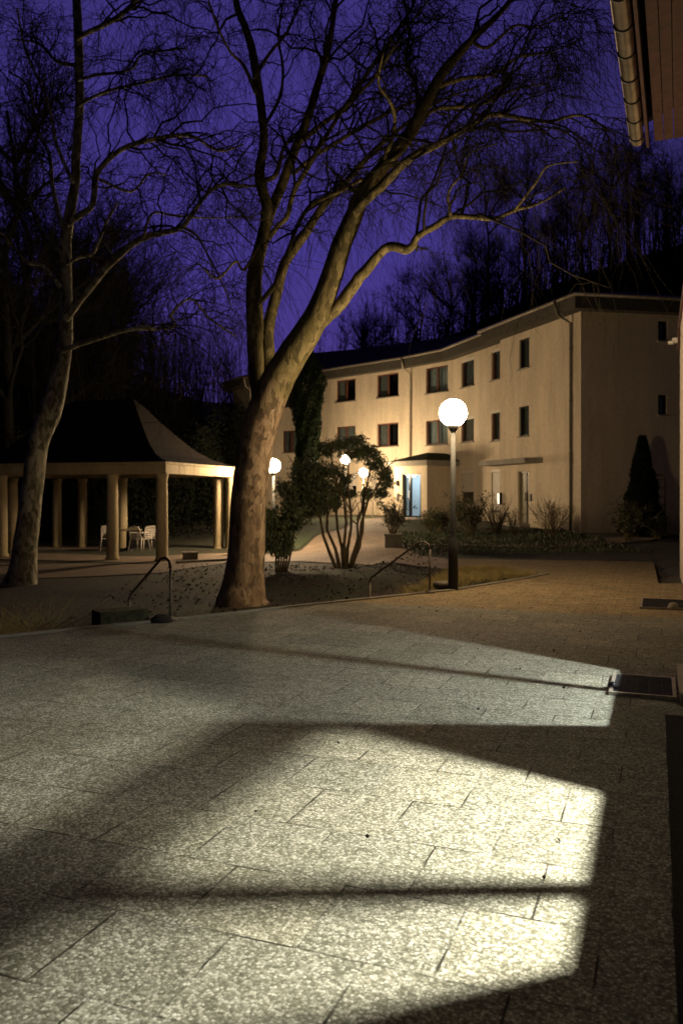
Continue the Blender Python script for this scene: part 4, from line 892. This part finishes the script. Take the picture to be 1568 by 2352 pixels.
LM = [([(612, 985, 20), (600, 900, 24), (590, 830, 23), (583, 750, 21), (579, 640, 18), (598, 550, 15), (608, 475, 13), (590, 400, 12), (600, 320, 10), (592, 240, 10), (580, 165, 10), (565, 90, 9), (542, 30, 8), (530, -40, 7)], .9, .35),
      ([(622, 905, 15), (617, 830, 16), (618, 760, 14), (637, 690, 13), (655, 620, 12), (673, 585, 11), (710, 535, 10), (745, 480, 9), (784, 440, 8), (840, 375, 7), (890, 325, 5), (950, 275, 4), (1020, 230, 3), (1100, 200, 2)], 1.6, .3),
      ([(606, 535, 11), (620, 490, 12), (645, 435, 12), (672, 360, 11), (700, 285, 10), (720, 220, 9), (750, 125, 8), (765, 30, 6), (775, -40, 5)], 1.2, .8),
      ([(612, 552, 7), (640, 520, 6), (660, 495, 6), (675, 440, 6), (710, 380, 6), (740, 330, 5.5), (765, 290, 5), (800, 240, 5), (860, 180, 4), (900, 120, 4), (940, 60, 3), (1000, -20, 2)], -1.5, .7),
      ([(590, 700, 6), (615, 672, 6), (635, 645, 6), (665, 565, 5), (685, 515, 5), (720, 470, 5), (784, 440, 4), (830, 415, 3.5), (900, 385, 3), (980, 330, 2)], -1.2, .4),
      ([(690, 795, 20), (715, 760, 18), (745, 730, 16), (784, 695, 15), (815, 655, 14), (844, 620, 13), (880, 580, 11), (904, 566, 11), (935, 572, 11), (950, 562, 9), (958, 542, 8), (994, 520, 8), (1034, 496, 7), (1084, 497, 6), (1134, 500, 5), (1184, 480, 5), (1234, 468, 3), (1300, 430, 2)], -2.0, -.3),
      ([(812, 490, 11), (835, 462, 11), (884, 415, 11), (944, 360, 9), (1024, 320, 8), (1094, 280, 7), (1134, 260, 6), (1209, 270, 5), (1264, 277, 4), (1334, 262, 3), (1400, 300, 2)], -2.4, -.9),
      ([(895, 372, 6), (940, 325, 5), (984, 258, 5), (1044, 245, 4.5), (1100, 240, 4), (1180, 205, 3), (1260, 190, 2)], 1.5, -1),
      ([(688, 325, 6), (730, 290, 6), (784, 250, 5), (824, 195, 5), (869, 130, 5), (914, 65, 4), (944, 20, 3.5), (965, -40, 3)], 1.2, .9),
      ([(672, 400, 5), (720, 360, 5), (784, 320, 5), (844, 285, 5), (909, 250, 4), (990, 215, 3), (1060, 160, 2)], 2.2, 1),
      ([(598, 414, 6), (618, 412, 6), (634, 402, 6), (643, 372, 5), (648, 348, 4), (665, 322, 4), (690, 300, 3)], .6, .6),
      ([(588, 215, 5), (560, 150, 4), (530, 120, 3), (500, 60, 3), (470, -30, 2)], -1, .6), ([(600, 300, 4), (640, 230, 4), (650, 160, 3), (640, 80, 3), (655, -20, 2)], 1, .6),
      ([(1000, 200, 6), (1060, 180, 5), (1130, 170, 4), (1190, 130, 3), (1260, 120, 2), (1330, 90, 2)], -1.2, -.9), ([(960, 270, 6), (955, 200, 5), (930, 140, 4), (940, 70, 3), (920, -20, 3)], 1.2, -.9),
      ([(870, 400, 6), (905, 300, 5), (900, 240, 4), (870, 190, 3), (880, 120, 2)], -2, -.7), ([(740, 370, 2), (770, 400, 3), (812, 440, 4)], 0, -.6),
      ([(597, 560, 4), (560, 620, 3), (540, 600, 3), (500, 640, 2.5), (470, 620, 2)], -1, .3), ([(582, 180, 5), (620, 120, 4), (660, 70, 3), (700, -20, 2)], -1, .6),
      ([(1084, 95, 5), (1120, 110, 4), (1180, 60, 3), (1240, 60, 2), (1320, 20, 2)], -1, -1.1), ([(1034, 496, 4), (1030, 440, 3), (1060, 400, 3), (1080, 350, 2), (1140, 330, 2)], -1, -1.9), ([(1184, 480, 3), (1230, 420, 3), (1260, 380, 2), (1330, 370, 2)], -1.2, -2.1)]
for pts, dY, stt in LM: T1.limb(pts, YT, dY, stt, 9)
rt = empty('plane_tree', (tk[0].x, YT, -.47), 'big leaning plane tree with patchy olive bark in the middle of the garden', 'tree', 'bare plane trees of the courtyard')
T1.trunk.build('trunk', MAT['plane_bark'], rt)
T1.twigs(270, 2400, 7600, (1.0, 3.0), .5).build('crown', MAT['twig'], rt)
Y2 = 18.8; T2 = Tree(12)
tk2 = T2.limb([(44, 1365, 56), (47, 1340, 40), (53, 1305, 31), (60, 1240, 27), (68, 1160, 25), (76, 1080, 24), (88, 1010, 23), (112, 945, 26), (131, 865, 21), (146, 790, 16), (147, 720, 15), (145, 640, 14), (145, 560, 14), (152, 500, 13), (165, 430, 11), (172, 350, 10), (178, 250, 10), (178, 160, 10), (175, 70, 10), (170, -40, 9)], Y2, .8, 0, 18)
for pts, dY, stt in [([(148, 735, 12), (165, 712, 11), (200, 665, 10), (260, 595, 9), (320, 550, 8), (370, 535, 7), (420, 520, 6), (465, 460, 5), (510, 425, 4.5), (590, 428, 3), (640, 400, 2)], -1.6, .2),
      ([(150, 520, 8), (180, 500, 8), (215, 470, 7), (225, 400, 7), (270, 350, 6), (320, 328, 6), (410, 310, 5), (450, 315, 4), (505, 345, 3), (560, 330, 2)], 1.5, .3),
      ([(176, 90, 6), (200, 75, 6), (235, 58, 6), (275, 35, 6), (310, 0, 5), (340, -40, 4)], -1, .5), ([(176, 245, 4), (210, 225, 4), (260, 205, 3.5), (350, 185, 3), (400, 172, 3), (480, 175, 2)], 1, .4),
      ([(177, 185, 4), (220, 172, 3.5), (300, 160, 3), (330, 125, 3), (430, 110, 2)], -1.6, .4), ([(150, 540, 6), (135, 500, 5), (120, 430, 5), (112, 350, 4), (85, 300, 3.5), (65, 200, 3), (20, 165, 2)], 1.3, .3),
      ([(140, 810, 6), (170, 795, 5.5), (240, 772, 5), (300, 756, 4.5), (395, 750, 4), (392, 722, 3.5), (420, 690, 3), (445, 688, 3), (480, 730, 2.5), (540, 770, 2)], -1, .1),
      ([(147, 610, 5), (180, 590, 4), (215, 580, 3.5), (240, 520, 3), (270, 465, 2.5)], 1.4, .2), ([(415, 520, 4), (450, 540, 3), (480, 590, 2.5), (510, 650, 2), (530, 700, 1.5)], -.5, -1.2),
      ([(140, 660, 5), (100, 610, 4.5), (60, 600, 4), (10, 540, 3), (-40, 520, 2)], -1, .2), ([(168, 420, 5), (130, 330, 4), (110, 230, 3), (60, 120, 3), (40, 20, 2)], -1.5, .3), ([(178, 150, 5), (130, 140, 4), (90, 100, 3), (30, 90, 2)], 1, .5),
      ([(140, 580, 4), (90, 520, 4), (50, 430, 3), (0, 400, 2)], 1.6, .2), ([(225, 410, 4), (300, 440, 3), (340, 400, 2.5), (380, 400, 2)], 1, .9), ([(330, 545, 4), (350, 490, 3), (400, 495, 3), (460, 500, 2), (550, 500, 1.5)], 1, -.7)]:
    T2.limb(pts, Y2, dY, stt, 8)
rt2 = empty('plane_tree', (tk2[0].x, Y2, -.42), 'slimmer pale trunked plane tree at the left, in front of the pavilion', 'tree', 'bare plane trees of the courtyard')
T2.trunk.build('trunk', bark_mat('pale_plane_bark', [(.11, .10, .06), (.22, .20, .125), (.36, .33, .22), (.5, .46, .34)]), rt2)
T2.twigs(225, 1900, 5600, (1.0, 3.0), .45).build('crown', MAT['twig'], rt2)

# trees farther off: three kinds, copied
def far_tree(seed, H, spread, n2, n3, rtw=.012, nlimb=11):
    rng = np.random.default_rng(seed); root = empty('bare_tree', (0, 0, 0), 'x', 'tree', 'bare trees on the hill'); tm = MB(); limbs = []
    tp = [Vector((rng.normal() * .012 * H * i / 8 if i else 0, rng.normal() * .012 * H * i / 8 if i else 0, H * .95 * i / 9 - .4)) for i in range(10)]
    tm.tube(tp, [H * .014 * (1 - i / 10.5) + .02 for i in range(10)], 8); limbs.append((np.array(tp), [H * .012 * (1 - i / 10.5) for i in range(10)]))
    L = []
    for k in range(nlimb):
        i = int(rng.integers(3, 9)); a = rng.uniform(0, 2 * math.pi); b = tp[i]; ln = spread * rng.uniform(.6, 1.2) * (1.15 - i / 12)
        e = [b + Vector((math.cos(a) * ln * t, math.sin(a) * ln * t, ln * (1.1 * t - .15 * t * t))) + Vector(rng.normal(scale=.05 * ln * t, size=3)) for t in (0, .25, .5, .75, 1)]
        tm.tube(e, [H * .006 * (1 - t) + .012 for t in (0, .25, .5, .75, 1)], 6); L.append(np.array([tuple(q) for q in e]))
    L.append(np.array([tuple(q) for q in tp[4:9]])); L = np.array(L); tm.build('trunk', MAT['far_twig'], root)
    f = Fast()
    def grow(S, D, Ln, r, m, wb, dr=0.0):
        K = len(S); t = np.linspace(0, 1, m)[None, :, None]; D = D / np.linalg.norm(D, axis=1, keepdims=True); wv = np.cumsum(rng.normal(scale=wb, size=(K, m, 3)), 1); wv -= wv[:, :1]
        Pp = S[:, None] + D[:, None] * Ln[:, None, None] * t + wv * Ln[:, None, None]; Pp[:, :, 2] -= dr * Ln[:, None] * t[:, :, 0] ** 2; f.tubes(Pp, r * (1 - .7 * t[:, :, 0]) * np.ones((K, 1)), 3); return Pp
    n1 = 150; i = rng.integers(0, len(L), n1); j = rng.integers(1, 5, n1); T = L[i, j] - L[i, j - 1]; T /= np.linalg.norm(T, axis=1, keepdims=True)
    P1 = grow(L[i, j], T + rng.normal(scale=.5, size=(n1, 3)) + [0, 0, .35], spread * rng.uniform(.3, .7, n1), rtw * 2, 7, .05)
    i = rng.integers(0, n1, n2); j = rng.integers(1, 7, n2); T = P1[i, j] - P1[i, j - 1]; T /= np.linalg.norm(T, axis=1, keepdims=True)
    P2_ = grow(P1[i, j], T + rng.normal(scale=.5, size=(n2, 3)) + [0, 0, .3], spread * rng.uniform(.12, .35, n2), rtw, 5, .06)
    i = rng.integers(0, n2, n3); j = rng.integers(1, 5, n3); grow(P2_[i, j], rng.normal(scale=.6, size=(n3, 3)) + [0, 0, .4], spread * rng.uniform(.05, .16, n3), rtw * .7, 4, .06)
    f.build('crown', MAT['far_twig'], root); return root
protos = [far_tree(51, 12, 3.6, 1300, 3200), far_tree(52, 14, 4.2, 1500, 3600, nlimb=14), far_tree(53, 11, 3.0, 1100, 2600, nlimb=9)]
used = [False] * 3
def place_tree(k, X, Y, s, rz, lab, group, z=None):
    o = protos[k] if not used[k] else copy_tree(protos[k]); used[k] = True
    o.location = (X, Y, (h(X, Y) if z is None else z) - .2); o.scale = (s, s, s * 1.05); o.rotation_euler = (0, 0, rz); o['label'] = lab; o['group'] = group
rnd = random.Random(9)
hill = [(770, 66, .72, 'lowest bare tree on the hill, just right of the big trunk'), (830, 72, .8, 'bare tree above the roof left of the downpipe bend'), (900, 70, .72, 'bushy bare tree over the middle of the roof'), (965, 76, 1.0, 'slender bare tree above the bend of the roof'),
        (1030, 74, .95, 'tall bare tree with a forked crown above the nearest lamp'), (1090, 80, 1.1, 'tall bare tree behind the roof right of the nearest lamp'), (1150, 76, 1.0, 'bare tree above the step in the roof edge'), (1205, 84, 1.15, 'bare tree on the slope above the side door'),
        (1270, 80, 1.0, 'bare tree on the slope above the corner of the roof'), (1335, 88, 1.1, 'bare tree right of the roof corner, high on the slope'), (1400, 84, 1.0, 'bare tree below the end of the near eaves'), (1465, 90, 1.1, 'bare tree under the cut end of the gutter'),
        (1530, 86, 1.0, 'bare tree at the right edge under the red boards'), (1120, 92, 1.1, 'farther bare tree between the two tall ones over the roof'), (1300, 96, 1.1, 'far bare tree on the crest of the hill'), (1440, 98, 1.15, 'farthest bare tree on the crest at the right')]
for k, (x, Y, s, lab) in enumerate(hill): place_tree(k % 3, (x - 784) / FP * Y, Y, s, rnd.uniform(0, 6.28), lab, 'bare trees on the hill')
left = [(20, 36, 1.35, 'tall bare tree at the far left edge behind the pavilion'), (110, 40, 1.25, 'bare tree behind the left plane tree trunk'), (200, 42, .95, 'bare tree over the left half of the pavilion roof'), (285, 46, 1.05, 'bare tree just above the pavilion ridge'),
        (348, 50, 1.0, 'bare tree over the right slope of the pavilion roof'), (60, 50, 1.6, 'tallest bare tree in the dark mass at the left'), (250, 56, 1.1, 'bare tree deep in the wood above the pavilion'), (420, 62, .55, 'small bare tree in the gap left of the building'), (480, 60, .42, 'smallest bare tree beside the left end of the building'), (160, 60, 1.3, 'bare tree deep in the wood at the upper left')]
for k, (x, Y, s, lab) in enumerate(left): place_tree((k + 1) % 3, (x - 784) / FP * Y, Y, s, rnd.uniform(0, 6.28), lab, 'bare trees behind the pavilion')
# dark undergrowth and far woodland
rng = np.random.default_rng(77)
def mass(name, lab, boxes, n, size, mat):
    f = Fast()
    for (x0, x1, Ya_, Yb_, hmax) in boxes:
        K = n; X = rng.uniform(x0, x1, K); Yy = rng.uniform(Ya_, Yb_, K); zb = hh(X, Yy); top = hmax * (.65 + .35 * np.sin(X * 1.3) * np.sin(X * .47 + 1) + .12 * np.sin(X * 4.1)); C = np.stack([X, Yy, zb + top * rng.random(K) ** .8], 1)
        f.leaves(C, rng.normal(size=(K, 3)), size * rng.uniform(.5, 1.4, K), size * .6 * rng.uniform(.5, 1.2, K), rng)
    f.build(name, mat, kind='stuff', label=lab, cat='undergrowth')
mass('undergrowth', 'dense dark undergrowth behind the pavilion', [(-19, -4.2, 33.5, 36.5, 4.2), (-22, -6, 38, 44, 6.5), (-10, -5.5, 45, 52, 6.0), (-24, -5, 51, 60, 4.5)], 26000, .17, MAT['under'])
mass('hill_woodland', 'dark leafless wood covering the hill behind the building', [(-4, 50, 62, 75, 4.5), (2, 55, 75, 92, 5.5), (-26, -6, 58, 75, 7)], 15000, .3, MAT['far_twig'])

def saplings(name, lab, boxes, seed):
    rng = np.random.default_rng(seed); f = Fast()
    for (x0, x1, y0, y1, n, h0, h1) in boxes:
        X = rng.uniform(x0, x1, n); Y = rng.uniform(y0, y1, n); S = np.stack([X, Y, hh(X, Y) - .2], 1); H = rng.uniform(h0, h1, n); m = 7; t = np.linspace(0, 1, m)[None, :, None]
        wv = np.cumsum(rng.normal(scale=.018, size=(n, m, 3)), 1); D = rng.normal(scale=.07, size=(n, 3)) + [0, 0, 1]
        Pp = S[:, None] + D[:, None] * H[:, None, None] * t + wv * H[:, None, None]; f.tubes(Pp, (H[:, None] * .006 + .015) * (1 - .85 * t[:, :, 0]), 4)
        k = n * 16; i = rng.integers(0, n, k); j = rng.integers(2, m, k); D2 = rng.normal(scale=.5, size=(k, 3)) + [0, 0, .75]; L = H[i] * rng.uniform(.08, .26, k); t4 = np.linspace(0, 1, 5)[None, :, None]
        wv = np.cumsum(rng.normal(scale=.06, size=(k, 5, 3)), 1); P2 = Pp[i, j][:, None] + D2[:, None] * L[:, None, None] * t4 + (wv - wv[:, :1]) * L[:, None, None]; f.tubes(P2, .018 * (1 - .7 * t4[:, :, 0]) * np.ones((k, 1)), 3)
        k3 = k * 2; i = rng.integers(0, k, k3); j = rng.integers(1, 5, k3); D3 = rng.normal(scale=.6, size=(k3, 3)) + [0, 0, .6]; L3 = L[i] * rng.uniform(.25, .6, k3); t3 = np.linspace(0, 1, 3)[None, :, None]
        f.tubes(P2[i, j][:, None] + D3[:, None] * L3[:, None, None] * t3, .011 * (1 - .6 * t3[:, :, 0]) * np.ones((k3, 1)), 3)
    f.build(name, MAT['far_twig'], kind='stuff', label=lab, cat='woodland')
saplings('hill_saplings', 'thicket of thin leafless saplings along the hill crest', [(2, 16, 78, 92, 90, 5, 9), (14, 50, 74, 96, 620, 5, 10), (-6, 6, 70, 90, 90, 3, 6)], 61)
saplings('left_saplings', 'thicket of thin leafless saplings in the dark wood at the left', [(-27, -12, 38, 54, 240, 8, 15), (-20, -9, 44, 56, 110, 5, 10), (-17, -6, 54, 68, 260, 2.5, 6.5), (-20, -13, 50, 58, 90, 5, 9), (-40, -11, 78, 96, 420, 5, 10), (-24, -13, 66, 78, 120, 4, 8)], 62)

# ------------------------------------------------------------------ near building at the right
nb_ = empty('near_building', XYf(.45, 8), 'building close at the right edge with a long gutter and red brown soffit boards', 'building')
nw = MB()
def nbx(m, u0, u1, v0, v1, z0, z1):
    c = XYf((u0 + u1) / 2, (v0 + v1) / 2, (z0 + z1) / 2); m.box(c, (u1 - u0, v1 - v0, z1 - z0), -TH)
WALLU = (.45, .65); ZL = 2.3
wins = [(3.465, 4.395, 1.11, 2.16), (6.22, 7.54, .80, 2.04)]
vb = [-2.5, wins[0][0], wins[0][1], wins[1][0], wins[1][1], 11.75]
nbx(nw, *WALLU, vb[0], vb[1], -.3, 6.2); nbx(nw, *WALLU, vb[2], vb[3], -.3, 6.2); nbx(nw, *WALLU, vb[4], vb[5], -.3, 6.2)
for v0, v1, z0, z1 in wins: nbx(nw, *WALLU, v0, v1, -.3, z0); nbx(nw, *WALLU, v0, v1, z1, 6.2)
nbx(nw, .45, .65, 11.75, 18.27, -.3, 5.0)                 # lower wing
nbx(nw, .65, 6, 18.07, 18.27, -.3, 5.0); nbx(nw, .65, 6, 11.55, 11.75, -.3, 6.2)
nw.build('wall', MAT['wall_white'], nb_)
for (v0, v1, z0, z1), mv, tz in ((wins[0], 3.80, 1.854), (wins[1], 6.95, None)):
    m = MB(); e_ = .04; nbx(m, .50, .56, v0, v0 + e_, z0, z1); nbx(m, .50, .56, v1 - e_, v1, z0, z1); nbx(m, .50, .56, v0 + e_, v1 - e_, z1 - e_, z1); nbx(m, .50, .56, v0 + e_, v1 - e_, z0, z0 + e_)
    nbx(m, .505, .555, mv - .034, mv + .034, z0 + e_, z1 - e_)
    if tz: nbx(m, .502, .558, v0 + e_, v1 - e_, tz - .034, tz + .034)
    m.build('window', MAT['frame_dark'], nb_)
rm = MB()
nbx(rm, .66, 5, -.1, 0, 0, 2.7); nbx(rm, .66, 5, 5.35, 5.45, 0, 2.7); nbx(rm, .66, 5, 10.9, 11, 0, 2.7); nbx(rm, 5, 5.1, -.1, 11, 0, 2.7); nbx(rm, .66, 5, 0, 10.9, 2.71, 2.8); nbx(rm, .66, 5, 0, 10.9, -.1, -.01)
rm.build('room', simple('room_paint', (.20, .20, .18), .9, 0, .05), nb_)
for k, (u, v, I, colr) in enumerate(((1.25, 4.1, 1090, (1, .97, .85)), (1.9, 6.71, 660, (.93, 1.0, .98)), (3.2, 4.2, 1150, (1, .94, .82)))):
    L_ = bpy.data.lights.new('room_or_fill_light', 'AREA'); L_.shape = 'DISK'; L_.size = (.12, .11, .2)[k]; L_.energy = I; L_.color = colr
    if k == 2: L_.shape = 'RECTANGLE'; L_.size_y = 1.5       # added unseen fill, stretched to lift the dark band on the paving
    o = bpy.data.objects.new('room_or_fill_light', L_); COL.objects.link(o); o.location = XYf(u, v, ZL); o.rotation_euler = (0, 0, -TH)
    o.parent = nb_; o.matrix_parent_inverse = parent_inv(nb_)
# eaves: gutter, soffit, fascia
e1 = P(1447, 328, 11.0); e0 = Vector(((1401 - 784) / FP * 7.81, 7.81, e1.z)); dv = (e1 - e0).normalized(); eb = e1 - dv * 13.5; nr = Vector((dv.y, -dv.x, 0))
def gq(t): return eb + (e1 - eb) * t
gu = MB(); NS = 40; ring = []
for i in range(2):
    c = (eb, e1)[i]
    for k in range(13):
        a = math.pi + math.pi * k / 12; ring.append(c + nr * (.085 + .085 * math.cos(a)) + Vector((0, 0, .085 * math.sin(a) + .02)))
gu.add(ring, [(k, k + 1, 13 + k + 1, 13 + k) for k in range(12)] + [tuple(range(13)), tuple(range(13, 26))[::-1]], True)
gu.tube([eb + Vector((0, 0, .02)), e1 + Vector((0, 0, .02))], .012, 6)
rfo = MB()
rq = [eb + Vector((0, 0, .12)) - nr * .02, e1 + Vector((0, 0, .12)) - nr * .02, e1 + nr * 4.5 + Vector((0, 0, 2.2)), eb + nr * 4.5 + Vector((0, 0, 2.2))]
rfo.add(rq + [p + Vector((0, 0, .14)) for p in rq], [(3, 2, 1, 0), (4, 5, 6, 7), (0, 1, 5, 4), (1, 2, 6, 5), (2, 3, 7, 6), (3, 0, 4, 7)])
ro2 = rfo.build('roof', MAT['roof_dark'], nb_)
gu.build('gutter', MAT['copper'], ro2)
t = .2; nbk = 0
while t < 8:
    bk = MB(); c = e1 - dv * t; pts = [c + nr * (.085 + .094 * math.cos(a)) + Vector((0, 0, .094 * math.sin(a) + .02)) for a in [math.pi + math.pi * k / 10 for k in range(11)]]; bk.tube(pts, .010, 5); t += .55
    bk.build('gutter_bracket', MAT['metal_grate'], ro2)
sf = MB(); a0 = .30
for k in range(7):
    u0 = a0 + .12 * k; u1 = u0 + .112; q0, q1 = eb + nr * u0, e1 + nr * u0; r0_, r1__ = eb + nr * u1, e1 + nr * u1; zz = Vector((0, 0, -.03))
    vs = [q0 + zz, q1 + zz, r1__ + zz, r0_ + zz]; vs += [p + Vector((0, 0, .03)) for p in vs]; sf.add(vs, [(3, 2, 1, 0), (4, 5, 6, 7), (0, 1, 5, 4), (1, 2, 6, 5), (2, 3, 7, 6), (3, 0, 4, 7)])
sf.build('soffit', MAT['redwood'], ro2)
fa = MB(); vs = [eb + nr * .20 + Vector((0, 0, -.10)), e1 + nr * .20 + Vector((0, 0, -.10)), e1 + nr * .235 + Vector((0, 0, -.10)), eb + nr * .235 + Vector((0, 0, -.10))]; vs += [p + Vector((0, 0, .22)) for p in vs]
fa.add(vs, [(3, 2, 1, 0), (4, 5, 6, 7), (0, 1, 5, 4), (1, 2, 6, 5), (2, 3, 7, 6), (3, 0, 4, 7)]); fa.build('fascia', MAT['redwood'], ro2)
# verge of the lower wing and a small white bracket under it
m = MB(); nbx(m, .41, 6, 11.8, 18.3, 5.0, 5.14); m.build('wing_roof', MAT['redwood'], nb_)
m = MB(); c = XYf(.36, 18.0, 4.93); m.box(XYf(.38, 18.05, 4.78), (.16, .10, .10), -TH); m.box(XYf(.27, 18.05, 4.74), (.10, .14, .05), -TH); m.build('wall_bracket', MAT['white_paint'], nb_)
m = MB(); nbx(m, .40, .448, 17.9, 18.30, 4.6, 4.998); m.build('verge_board', MAT['redwood'], nb_)
# foot grates set in the paving at the doors
def grate(lab, u0, u1, v0, v1):
    r_ = empty('foot_grate', XYf((u0 + u1) / 2, (v0 + v1) / 2), lab, 'grate', 'door grates in the paving'); m = MB(); e_ = .03
    nbx(m, u0, u1, v0, v0 + e_, .001, .03); nbx(m, u0, u1, v1 - e_, v1, .001, .03); nbx(m, u0, u0 + e_, v0 + e_, v1 - e_, .001, .03); nbx(m, u1 - e_, u1, v0 + e_, v1 - e_, .001, .03); m.build('frame', MAT['gutter'], r_)
    m = MB(); v = v0 + e_ + .02
    while v < v1 - e_: nbx(m, u0 + e_, u1 - e_, v, v + .006, .003, .025); v += .03
    u = u0 + .1
    while u < u1 - e_: nbx(m, u, u + .006, v0 + e_, v1 - e_, .004, .022); u += .1
    m.build('bars', MAT['metal_grate'], r_)
    m = MB(); nbx(m, u0 + e_, u1 - e_, v0 + e_, v1 - e_, .001, .003); m.build('pit_shade', MAT['roof_dark'], r_)  # thin dark sheet on the slabs stands in for shade under the bars
grate('ribbed metal foot grate at the edge of the light patch, nearer of the two', -.36, .15, 6.92, 7.68)
grate('dark foot grate farther along the wall at the right edge', -.22, .42, 12.4, 13.5)
m = MB(); nbx(m, .17, .45, 6.75, 7.95, .0, .10); m.build('door_threshold', MAT['gutter'], nb_)
q = G(1405, 1581); m = MB(); m.lathe((q.x, q.y, 0), [(.035, 0), (.04, .02), (.03, .05), (.012, .055)], 9); m.build('ground_stop', MAT['frame_dark'], label='small dark door stop standing at the corner of the near grate', cat='door stop')
q = G(1545, 1400); m = MB(); m.lathe((q.x, q.y, 0), [(.07, 0), (.08, .03), (.05, .09), (.015, .1)], 9); m.build('stone', MAT['conc'], label='small stone on the paving before the far grate', cat='stone')
